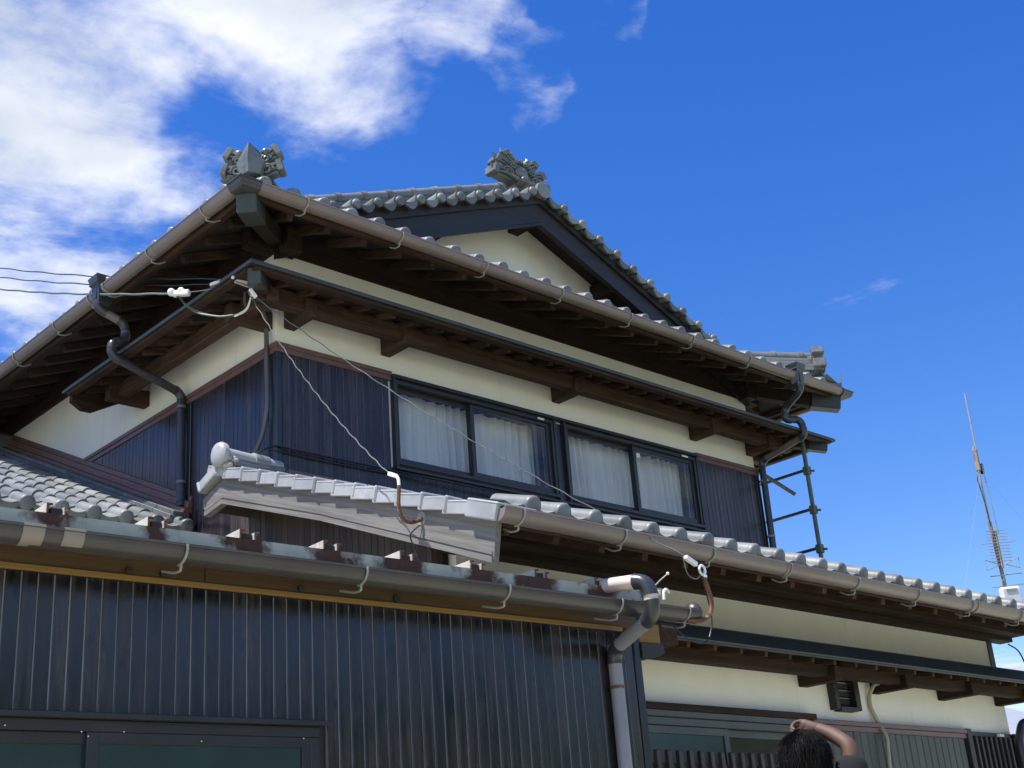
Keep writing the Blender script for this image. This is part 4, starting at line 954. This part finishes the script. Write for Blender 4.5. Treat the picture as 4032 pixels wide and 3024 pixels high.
# ================================================================== wires
def cable(name, pts, r, m, label, group=None, n=6): return tag(MB().tube(pts, r, n).build(name, m), label, 'cable', group)
K = Vector((-.56, -.40, 5.985))                               # fixing point under the canopy corner
hp = MB().tube(fillet([(-.435, -2.21, 3.70), (-.54, -2.22, 3.655), (-.625, -2.24, 3.66), (-.655, -2.25, 3.74), (-.65, -2.258, 3.86)], .05, 5), .012, 8).build('wire_holder', 'rust', house)
MB().tube([(-.432, -2.21, 3.70), (-.452, -2.21, 3.70)], .042, 16).build('base_disc', 'bracket', hp)
MB().tube([(-.65, -2.258, 3.86), (-.65, -2.255, 3.90), (-.65, -2.24, 3.925)], .010, 8).build('insulator', 'porcelain', hp)
o = MB().beam((-.65, -2.235, 3.925), (-.64, -2.155, 3.965), .024, .024, c=.004).build('cable_clamp', 'porcelain', hp, 0)
HK = Vector((-2.874, -2.954, 0)) + Matrix.Rotation(rad(-2.56), 3, 'Z') @ Vector((3.84, -.01, 3.345))
cable('service_wire', sag(K + Vector((.04, 0, -.06)), (-.64, -2.15, 3.97), .10, 90, .0035, 16), .0036, 'grey_cable', 'twisted grey wire from the canopy corner down to the holder on the grey barge board')
cable('service_wire', sag(K + Vector((.05, .02, -.05)), HK + Vector((-.12, .0, .06)), .10, 100, .0035, 18), .0036, 'grey_cable', 'long twisted grey wire from the canopy corner past the windows to the garage gutter')
d_ = (HK - K).normalized()
MB().beam(HK + Vector((-.13, 0, .055)), HK + Vector((-.03, 0, .018)), .03, .028, c=.004).build('cable_clamp', 'porcelain', hold, 0).parent = None
o = bpy.data.objects[[x.name for x in bpy.data.objects if x.name.startswith('cable_clamp')][-1]]
tag(o, 'white porcelain clamp on the wire just above the garage gutter end', 'clamp')
cable('cable_loop', fillet([HK + Vector((-.15, 0, .06)), HK + Vector((-.13, 0, -.06)), HK + Vector((-.04, 0, -.08)), HK + Vector((.03, 0, -.01))], .05, 5), .004, 'grey_cable', 'short grey wire loop hanging under the white clamp by the garage holder')
cable('cable_loop', fillet([HK + Vector((.0, 0, -.02)), HK + Vector((.07, .03, -.14)), HK + Vector((.13, .05, -.30)), HK + Vector((.06, .06, -.45)), HK + Vector((-.08, .08, -.44)), HK + Vector((-.20, .12, -.33))], .08, 5), .005, 'black_rubber', 'black cable loop hanging below the rusty holder at the garage gutter end')
cable('overhead_wire', sag(K + Vector((-.02, 0, .03)), (-0.707, 8.313, 10.133), .15, 70, .004, 12), .0062, 'black_rubber', 'uppermost of the three overhead wires coming in from the left')
cable('overhead_wire', sag(K + Vector((-.02, .02, .0)), (-0.687, 8.344, 10.042), .18, 70, .004, 12), .0062, 'black_rubber', 'middle of the three overhead wires coming in from the left')
GCL = Vector((-.80, .16, 6.06))
cable('overhead_wire', sag(GCL, (-1.189, 6.482, 8.861), .12, 60, .003, 14), .0085, 'green_cable', 'lowest and thickest overhead wire, ending at a white clamp under the eaves')
o = MB().beam(GCL + Vector((-.02, .03, .0)), GCL + Vector((.06, -.09, -.015)), .05, .045, c=.008).ball(GCL + Vector((-.03, .03, .012)), .032).ball(GCL + Vector((.02, -.03, .012)), .030).build('anchor_clamp', 'white_plastic')
tag(o, 'white plastic anchor clamp on the lowest overhead wire', 'clamp')
cable('drop_cable', fillet([GCL, GCL + Vector((.06, -.02, -.09)), (-.70, .02, 5.86), (-.60, -.15, 5.79), (-.52, -.30, 5.78)], .06, 5), .0075, 'green_cable', 'grey green cable sagging from the white anchor clamp below the canopy edge')
cable('drop_cable', fillet([GCL + Vector((0, 0, -.02)), (-.73, .06, 5.90), (-.62, -.10, 5.81), (-.52, -.28, 5.765)], .06, 5), .006, 'black_rubber', 'thin black cable sagging below the canopy edge beside the grey green one')
for i in range(2):
    cable('white_lead', fillet([(-.54 - .015 * i, -.27, 5.775 - .015 * i), (-.50, -.36, 5.80 - .015 * i), (-.50, -.41, 5.88), (-.49, -.42, 5.97)], .05, 5), .0065, 'beige_cable', ('upper cream lead curving up to the insulators at the canopy corner', 'lower cream lead curving up to the insulators at the canopy corner')[i], 'cream leads at the canopy corner')
cable('anchor_wire', sag(GCL + Vector((.06, -.09, -.01)), (-.52, -.33, 6.03), .01, 8), .004, 'grey_cable', 'short thin wire between the white anchor clamp and the canopy corner')
o = MB().beam((-.665, -.125, 6.045), (-.635, -.225, 6.045), .05, .028, c=.003).build('metal_tag', 'galv'); tag(o, 'small grey metal box hung on the canopy rafters near the corner', 'box')
# insulators at the canopy corner
ins = thing('insulator_cluster', 'white porcelain insulators and clamps bolted under the canopy corner', 'insulator', None, tuple(K))
MB().beam((-.09, .02, .035), (.03, -.01, .0), .022, .022, c=.003).build('clamp', 'porcelain', ins, 0)
MB().beam((-.075, .0, -.01), (.03, -.02, -.03), .018, .018, c=.003).build('clamp', 'galv', ins, 0)
MB().beam((.045, -.02, -.045), (.085, -.04, -.115), .034, .030, c=.006).build('insulator', 'porcelain', ins, 0)
MB().tube(fillet([(.02, 0, .06), (.035, -.01, .0), (.045, -.02, -.04)], .02, 3), .007, 6).build('bracket', 'bracket', ins)
MB().tube(fillet([(.0, .0, .02), (.01, .01, .07), (.05, .02, .075)], .02, 3), .007, 6).build('bracket', 'bracket', ins)
MB().tube([(.03, .02, -.06), (.03, .03, -.12), (.05, .05, -.16)], .012, 8).build('cable_end', 'black_rubber', ins)
cable('conduit_pipe', fillet([(-.10, .05, 6.05), (-.045, .085, 5.95), (-.05, .075, 5.6), (-.05, .06, 5.25), (-.06, .12, 5.02), (-.10, .20, 4.86)], .12, 6), .019, 'conduit', 'grey flexible conduit running down the corner to the small ridge', n=10)
cable('wall_cable', fillet([(-.22, .10, 4.80), (-.12, -.02, 4.87), (-.04, -.04, 4.90), (.10, -.045, 4.893), (1.09, -.05, 4.885), (1.50, -.09, 4.875), (3.4, -.09, 4.868), (5.2, -.09, 4.865), (5.7, -.035, 4.87), (6.05, -.035, 4.86), (6.16, -.035, 4.75)], .08, 4), .008, 'black_rubber', 'black cable clipped along the boards under the upper windows')
cable('wall_cable', [(-.10, -.03, 4.862)] + [(x, -.035 - (.06 if 1.1 < x < 5.15 else 0), 4.862 - .008 * math.sin(x * 3)) for x in [.1 + .25 * i for i in range(24)]], .006, 'black_rubber', 'second thinner black cable just below the one under the upper windows')
cable('hanging_wires', fillet([(-.46, -2.20, 3.66), (-.52, -2.17, 3.60), (-.47, -2.17, 3.50), (-.43, -2.18, 3.40)], .03, 4), .005, 'black_rubber', 'thin black wire hanging from the holder on the grey barge board')
cable('tie_rod', [(-.20, 1.02, 4.42), (-.55, .6, 4.05), (-.8, .2, 3.8)], .006, 'black_rubber', 'thin dark wire from the left downpipe foot to the garage roof edge')

# ================================================================== scaffold frame beside the right wall
sc_ = thing('scaffold', 'greenish steel scaffold pole with rungs beside the right wall of the upper storey', 'scaffold', None, (6.45, -.48, 3.6))
MB().tube([(0, 0, 2.42), (0, 0, 0)], .024, 12).build('pole', 'pole', sc_)
for z in (2.085, 1.645, 1.215):
    MB().tube([(.0, .62, z + .004), (.0, 0, z)], .017, 10).build('rung', 'pole_dark', sc_)
    cp = MB().box(-.034, .034, -.034, .034, z - .06, z + .035, .006).build('coupler', 'pole', sc_, 0)
    MB().tube([(.02, -.03, z - .02), (.05, -.06, z - .02)], .014, 8).build('bolt', 'pole', cp)
o = MB().beam((6.22, .05, 5.82), (6.52, -.24, 5.48), .05, .03, c=.003).build('batten', 'grey_wood', None, 0); tag(o, 'weathered wooden batten sticking out behind the right wall corner', 'batten')

# ================================================================== aerial on the wing roof
ant = thing('aerial', 'tall rusty television aerial mast with comb elements and a white booster box', 'aerial', None, (8.35, -1.5, 4.15))
MB().tube([(0, 0, -.2), (.0, 0, .3), (-.02, .01, .95)], .021, 10).build('mast', 'rust_mast', ant)
MB().tube([(-.02, .01, .90), (-.01, .02, 1.55), (0, .02, 1.85)], .016, 10).build('mast', 'galv', ant)
MB().tube([(.0, .0, 1.60), (.03, .0, 2.50)], .010, 8).build('whip', 'galv', ant)
MB().tube([(.06, -.03, .82), (.03, -.02, 1.62)], .006, 6).build('whip', 'galv', ant)
MB().box(-.035, .0, -.02, .03, 1.55, 1.80, .005).build('antenna_base', 'rust_mast', ant, 0)
MB().box(.035, .065, -.02, .02, 1.52, 1.64, .005).build('antenna_base', 'black_board', ant, 0)
MB().tube(fillet([(-.03, .0, 1.55), (-.075, .02, 1.45), (-.05, .0, 1.2), (-.035, .0, .9)], .08, 5), .006, 6).build('lead', 'black_rubber', ant)
boom = MB().beam((-.01, -.02, .42), (.0, -.02, .85), .028, .028, up=(0, 1, 0), c=.004).build('boom', 'rust_mast', ant, 0)
tx = Vector((.83, -.55, .05)).normalized()
for i in range(11):
    z = .50 + i * .034; h = .125 if i != 6 else .20
    MB().tube([Vector((-.005, -.03, z)) - tx * h, Vector((-.005, -.03, z)) + tx * h], .0048, 6).build('element', 'galv', boom)
for s_ in (-1, 1):
    b0 = Vector((-.005, -.03, .46)); a = [b0 + tx * s_ * .03, b0 + tx * s_ * .20 + Vector((0, 0, .065)), b0 + tx * s_ * .20 - Vector((0, 0, .05)), b0 + tx * s_ * .03]
    MB().tube(a, .0065, 6).build('bow_tie', 'galv', boom)
for z in (.34, .22): MB().tube([Vector((0, -.02, z)) - tx * .17, Vector((0, -.02, z + .01)) + tx * .21], .006, 6).build('element', 'galv', boom)
bx = MB().frame((-.04, -.06, .09), tx, Vector((.55, .83, 0)).normalized(), (0, 0, 1), (-.12, -.04, -.09), (.12, .04, .11), .025).build('booster_box', 'white_plastic', ant, 30)
MB().frame((-.04, -.06, .09), tx, Vector((.55, .83, 0)).normalized(), (0, 0, 1), (-.065, -.046, .05), (.065, -.041, .085), .004).build('box_recess', 'galv', bx, 0)
for dx in (-.07, 0, .07): MB().tube([Vector((-.04, -.06, .0)) + tx * dx, Vector((-.04, -.05, -.10)) + tx * dx], .012, 8).build('plug', 'black_rubber', bx)
MB().tube(fillet([(-.03, .0, .3), (-.10, -.02, .1), (-.10, .0, -.15)], .1, 4), .007, 6).build('lead', 'black_rubber', ant)
P0 = Vector((8.35, -1.5, 5.70))
cable('guy_wire', [P0, (6.6, -1.9, 4.0)], .0007, 'galv', 'very thin guy wire from the aerial mast down to the left', n=4)
cable('guy_wire', [P0 + Vector((.03, 0, 0)), (9.9, -1.9, 4.0)], .0007, 'galv', 'very thin guy wire from the aerial mast down to the right', n=4)
cable('eaves_cable', fillet([WP(7.55, .3, 3.56), WP(7.75, .3, 3.52), WP(8.0, .35, 3.30), WP(8.2, .4, 2.9)], .15, 5), .008, 'black_rubber', 'dark cable looping down from the wing eaves at the right edge')

# ================================================================== neighbour behind the right edge
nb = thing('neighbour_house', 'pale neighbouring house with a grey tiled roof at the right edge', 'house', None, (20, 6, 0))
MB().box(-2.5, 8, 0, 6, 0, 4.0).build('wall', 'far_wall', nb, 0)
nr = MB().add([(-3.2, -.6, 3.9), (8.6, -.6, 3.9), (8.6, 3, 5.5), (-3.2, 3, 5.5), (-3.2, 6.6, 3.9), (8.6, 6.6, 3.9), (-3.2, -.6, 4.0), (8.6, -.6, 4.0), (8.6, 3, 5.6), (-3.2, 3, 5.6), (-3.2, 6.6, 4.0), (8.6, 6.6, 4.0)],
              [(0, 3, 2, 1), (3, 4, 5, 2), (6, 7, 8, 9), (9, 8, 11, 10), (0, 1, 7, 6), (4, 10, 11, 5), (0, 6, 9, 10, 4, 3), (1, 2, 5, 11, 8, 7)]).build('roof', 'tile_light', nb, 0)
MB().box(-1.0, -.6, 2.5, 2.9, 5.4, 6.3).build('chimney', 'far_wall', nr, 0)

# ================================================================== person in front of the wing
def person():
    base = Vector((-.69, -4.83, 0)); fw = Vector((.62, .78, 0)).normalized(); rt = Vector((fw.y, -fw.x, 0))
    root = thing('person', 'person in a black shirt seen from behind, raising the right hand to the head', 'person', None, (base.x, base.y, .36))
    def P(r, f, z): return rt * r + fw * f + Vector((0, 0, z))
    def skinned(name, verts, edges, rads, m, rootv=0, sub=2):
        me = bpy.data.meshes.new(name); me.from_pydata([tuple(v) for v in verts], edges, []); me.materials.append(MT[m])
        o = bpy.data.objects.new(name, me); C.objects.link(o); o.parent = root
        md = o.modifiers.new('skin', 'SKIN'); md.use_smooth_shade = True
        for i, r in enumerate(rads):
            sv = me.skin_vertices[0].data[i]; sv.radius = r if isinstance(r, tuple) else (r, r); sv.use_root = (i == rootv)
        o.modifiers.new('sub', 'SUBSURF').levels = sub; o.modifiers['sub'].render_levels = sub
        return o
    H = 1.70
    # body as one continuous skin: pelvis, spine, neck, head, legs, arms
    V = [P(0, 0, .93), P(0, 0, 1.12), P(0, .01, 1.30), P(0, .0, 1.42), P(0, .01, 1.475), P(0, .03, 1.55), P(0, .035, 1.625),
         P(.09, 0, .88), P(.10, .02, .48), P(.10, -.01, .07), P(.10, .13, .035), P(-.09, 0, .88), P(-.10, .02, .48), P(-.10, -.01, .07), P(-.10, .13, .035),
         P(.165, 0, 1.40), P(.190, -.015, 1.655), P(.140, .05, 1.712), P(.085, .105, 1.752), P(-.17, 0, 1.40), P(-.22, .01, 1.13), P(-.21, .09, .90), P(-.20, .12, .82)]
    E_ = [(0, 1), (1, 2), (2, 3), (3, 4), (4, 5), (5, 6), (0, 7), (7, 8), (8, 9), (9, 10), (0, 11), (11, 12), (12, 13), (13, 14), (3, 15), (15, 16), (16, 17), (17, 18), (3, 19), (19, 20), (20, 21), (21, 22)]
    Rr = [.13, (.125, .10), (.15, .105), (.11, .085), .052, .078, .076, .085, .056, .040, .038, .085, .056, .040, .038, .060, .037, .032, .024, .062, .045, .036, .028]
    body = skinned('body', V, E_, Rr, 'skin')
    # hand: palm and fingers closing on the forehead
    hv = [P(.112, .082, 1.732), P(.062, .118, 1.762), P(.045, .125, 1.762)]; he = [(0, 1), (1, 2)]; hr = [.025, .029, .026]
    for k, (dz, ln) in enumerate(((.030, .070), (.012, .080), (-.008, .074), (-.026, .058))):
        b = len(hv); hv += [P(.036, .128, 1.760 + dz * .7), P(.012, .124, 1.752 + dz * .7), P(.006 - ln * .2, .105, 1.736 + dz * .6), P(.008 - ln * .1, .085, 1.722 + dz * .6)]
        he += [(2, b), (b, b + 1), (b + 1, b + 2), (b + 2, b + 3)]; hr += [.0095, .0092, .0085, .0075]
    b = len(hv); hv += [P(.052, .105, 1.740), P(.036, .092, 1.728), P(.022, .082, 1.722)]; he += [(1, b), (b, b + 1), (b + 1, b + 2)]; hr += [.011, .010, .0085]
    skinned('hand', hv, he, hr, 'skin')
    # hair: a full dark mass over skull and nape, with loose strands
    mb = MB(); r_ = random.Random(11); n, m = 28, 16; v = []
    for i in range(m + 1):
        a = PI * i / m
        for k in range(n):
            t = 2 * PI * k / n; rr = .099 * (1 + .045 * math.sin(t * 5 + i) + .03 * r_.random())
            z = math.cos(a) * (.105 if a < PI / 2 else .17)
            w_ = math.sin(a) if a < PI / 2 else math.sin(a) ** .6
            v.append(P(0, .01, 1.625) + rt * (rr * w_ * math.cos(t)) + fw * (rr * 1.12 * w_ * math.sin(t) - (.0 if math.sin(t) < .5 else .03)) + Vector((0, 0, z)))
    fs = [(i * n + k, i * n + (k + 1) % n, (i + 1) * n + (k + 1) % n, (i + 1) * n + k) for i in range(m) for k in range(n)]
    mb.add(v, fs)
    for i in range(1500):
        a, t = r_.uniform(.02, 2.2), r_.uniform(0, 2 * PI); pts = []
        cu = r_.uniform(-.5, .5)
        for k2 in range(4):
            a2, t2 = a + .16 * k2, t + cu * .12 * k2; rr = .1005 + .004 * k2 * r_.random() + (.006 if k2 == 3 else 0)
            w_ = math.sin(a2) if a2 < PI / 2 else math.sin(a2) ** .6
            pts.append(P(0, .01, 1.625) + rt * (rr * w_ * math.cos(t2)) + fw * (rr * 1.12 * w_ * math.sin(t2)) + Vector((0, 0, math.cos(a2) * (.108 if a2 < PI / 2 else .172))))
        mb.tube(pts, [.0022, .0022, .0016, .0006], 3, False)
    mb.build('hair', 'hair', root, 60)
    for s_ in (-1, 1): MB().ball(P(s_ * .082, .04, 1.60), .032, .45, .8, 1, 10, 6).build('ear', 'skin', root)
    MB().ball(P(0, .125, 1.60), .018, .8, .9, 1.3).build('nose', 'skin', root)
    for s_ in (-1, 1): MB().ball(P(s_ * .032, .110, 1.63), .011).build('eye', 'porcelain', root)
    MB().ball(P(0, .112, 1.555), .018, 1.3, .5, .35).build('mouth', 'skin', root)
    # shirt with a short sleeve, trousers
    SV = [P(0, 0, .90), P(0, 0, 1.12), P(0, .01, 1.30), P(0, .0, 1.415), P(0, .0, 1.455), P(.170, 0, 1.415), P(.186, -.012, 1.635), P(-.175, 0, 1.405), P(-.21, .005, 1.22)]
    skinned('shirt', SV, [(0, 1), (1, 2), (2, 3), (3, 4), (3, 5), (5, 6), (3, 7), (7, 8)], [.145, (.14, .118), (.168, .125), (.125, .10), .066, .082, .070, .080, .066], 'shirt')
    TV = [P(0, 0, .94), P(.09, 0, .87), P(.10, .02, .48), P(.10, -.01, .09), P(-.09, 0, .87), P(-.10, .02, .48), P(-.10, -.01, .09)]
    skinned('trousers', TV, [(0, 1), (1, 2), (2, 3), (0, 4), (4, 5), (5, 6)], [.148, .10, .072, .058, .10, .072, .058], 'trousers')
    o = MB().box(-1.3, -.1, -5.3, -4.4, 0, .36, .02).build('stone_step', 'stone', None, 0); tag(o, 'grey stone step under the person in front of the house', 'step')
person()

# ================================================================== trees opposite the house, mirrored in its panes and glossy boards
def tree(loc, h, w, seed, label):
    r_ = random.Random(seed); t = thing('garden_tree', label, 'tree', 'trees in the garden opposite the house', loc)
    mb = MB(); mb.tube([(0, 0, 0), (.05, .02, h * .3), (-.04, .05, h * .6), (.02, 0, h * .92)], [w * .07, w * .05, w * .035, .02], 8)
    for i in range(9):
        a = r_.uniform(0, 2 * PI); z = h * r_.uniform(.3, .75); q2 = Vector((math.cos(a), math.sin(a), .7)) * w * .42
        mb.tube([(0, 0, z), Vector((0, 0, z)) + q2 * .5, Vector((0, 0, z)) + q2 + Vector((0, 0, .2))], [w * .028, w * .02, .008], 6)
    mb.build('trunk', 'bark', t)
    mb = MB(); cl = []
    for i in range(34):
        a, el = r_.uniform(0, 2 * PI), r_.uniform(-.7, 1.4); rr = w * .5 * r_.uniform(.35, 1)
        cl.append((Vector((rr * math.cos(a) * math.cos(el), rr * math.sin(a) * math.cos(el), h * .62 + h * .36 * math.sin(el) * r_.uniform(.5, 1))), w * r_.uniform(.12, .22)))
    for c0, cr_ in cl:
        for i in range(150):
            d = Vector((r_.gauss(0, 1), r_.gauss(0, 1), r_.gauss(0, .8))).normalized() * cr_ * r_.random() ** .4; p = c0 + d
            n_ = (d.normalized() + Vector((r_.uniform(-.8, .8), r_.uniform(-.8, .8), r_.uniform(-.2, 1)))).normalized(); u_ = n_.orthogonal().normalized(); w2 = n_.cross(u_); s_ = r_.uniform(.05, .10)
            mb.add([p - u_ * s_, p + w2 * s_ * .5, p + u_ * s_, p - w2 * s_ * .5], [(0, 1, 2, 3)])
    mb.build('crown', 'leaf', t, 0)
for i, (x, y, h, w) in enumerate([(12.0, -8.6, 4.4, 3.6), (6.5, -12.5, 5.0, 4.4), (1.5, -15.0, 5.2, 4.6), (17.0, -11.5, 5.2, 4.4), (-9.0, -14.0, 5.0, 4.4), (4.0, -13.8, 4.7, 4.2), (9.4, -10.9, 4.6, 3.8), (-1.4, -15.6, 5.4, 4.6)]):
    tree((x, y, 0), h, w, i + 1, ['broad green garden tree mirrored in the ground floor pane beside the person', 'green garden tree opposite the garage, mirrored faintly in its boards', 'green garden tree opposite the garage window',
                                 'green garden tree opposite the far end of the wing', 'green garden tree behind the viewer at the left',
                                 'green garden tree opposite the middle of the garage wall', 'green garden tree opposite the garage corner and rain pipe', 'green garden tree opposite the left end of the garage'][i])
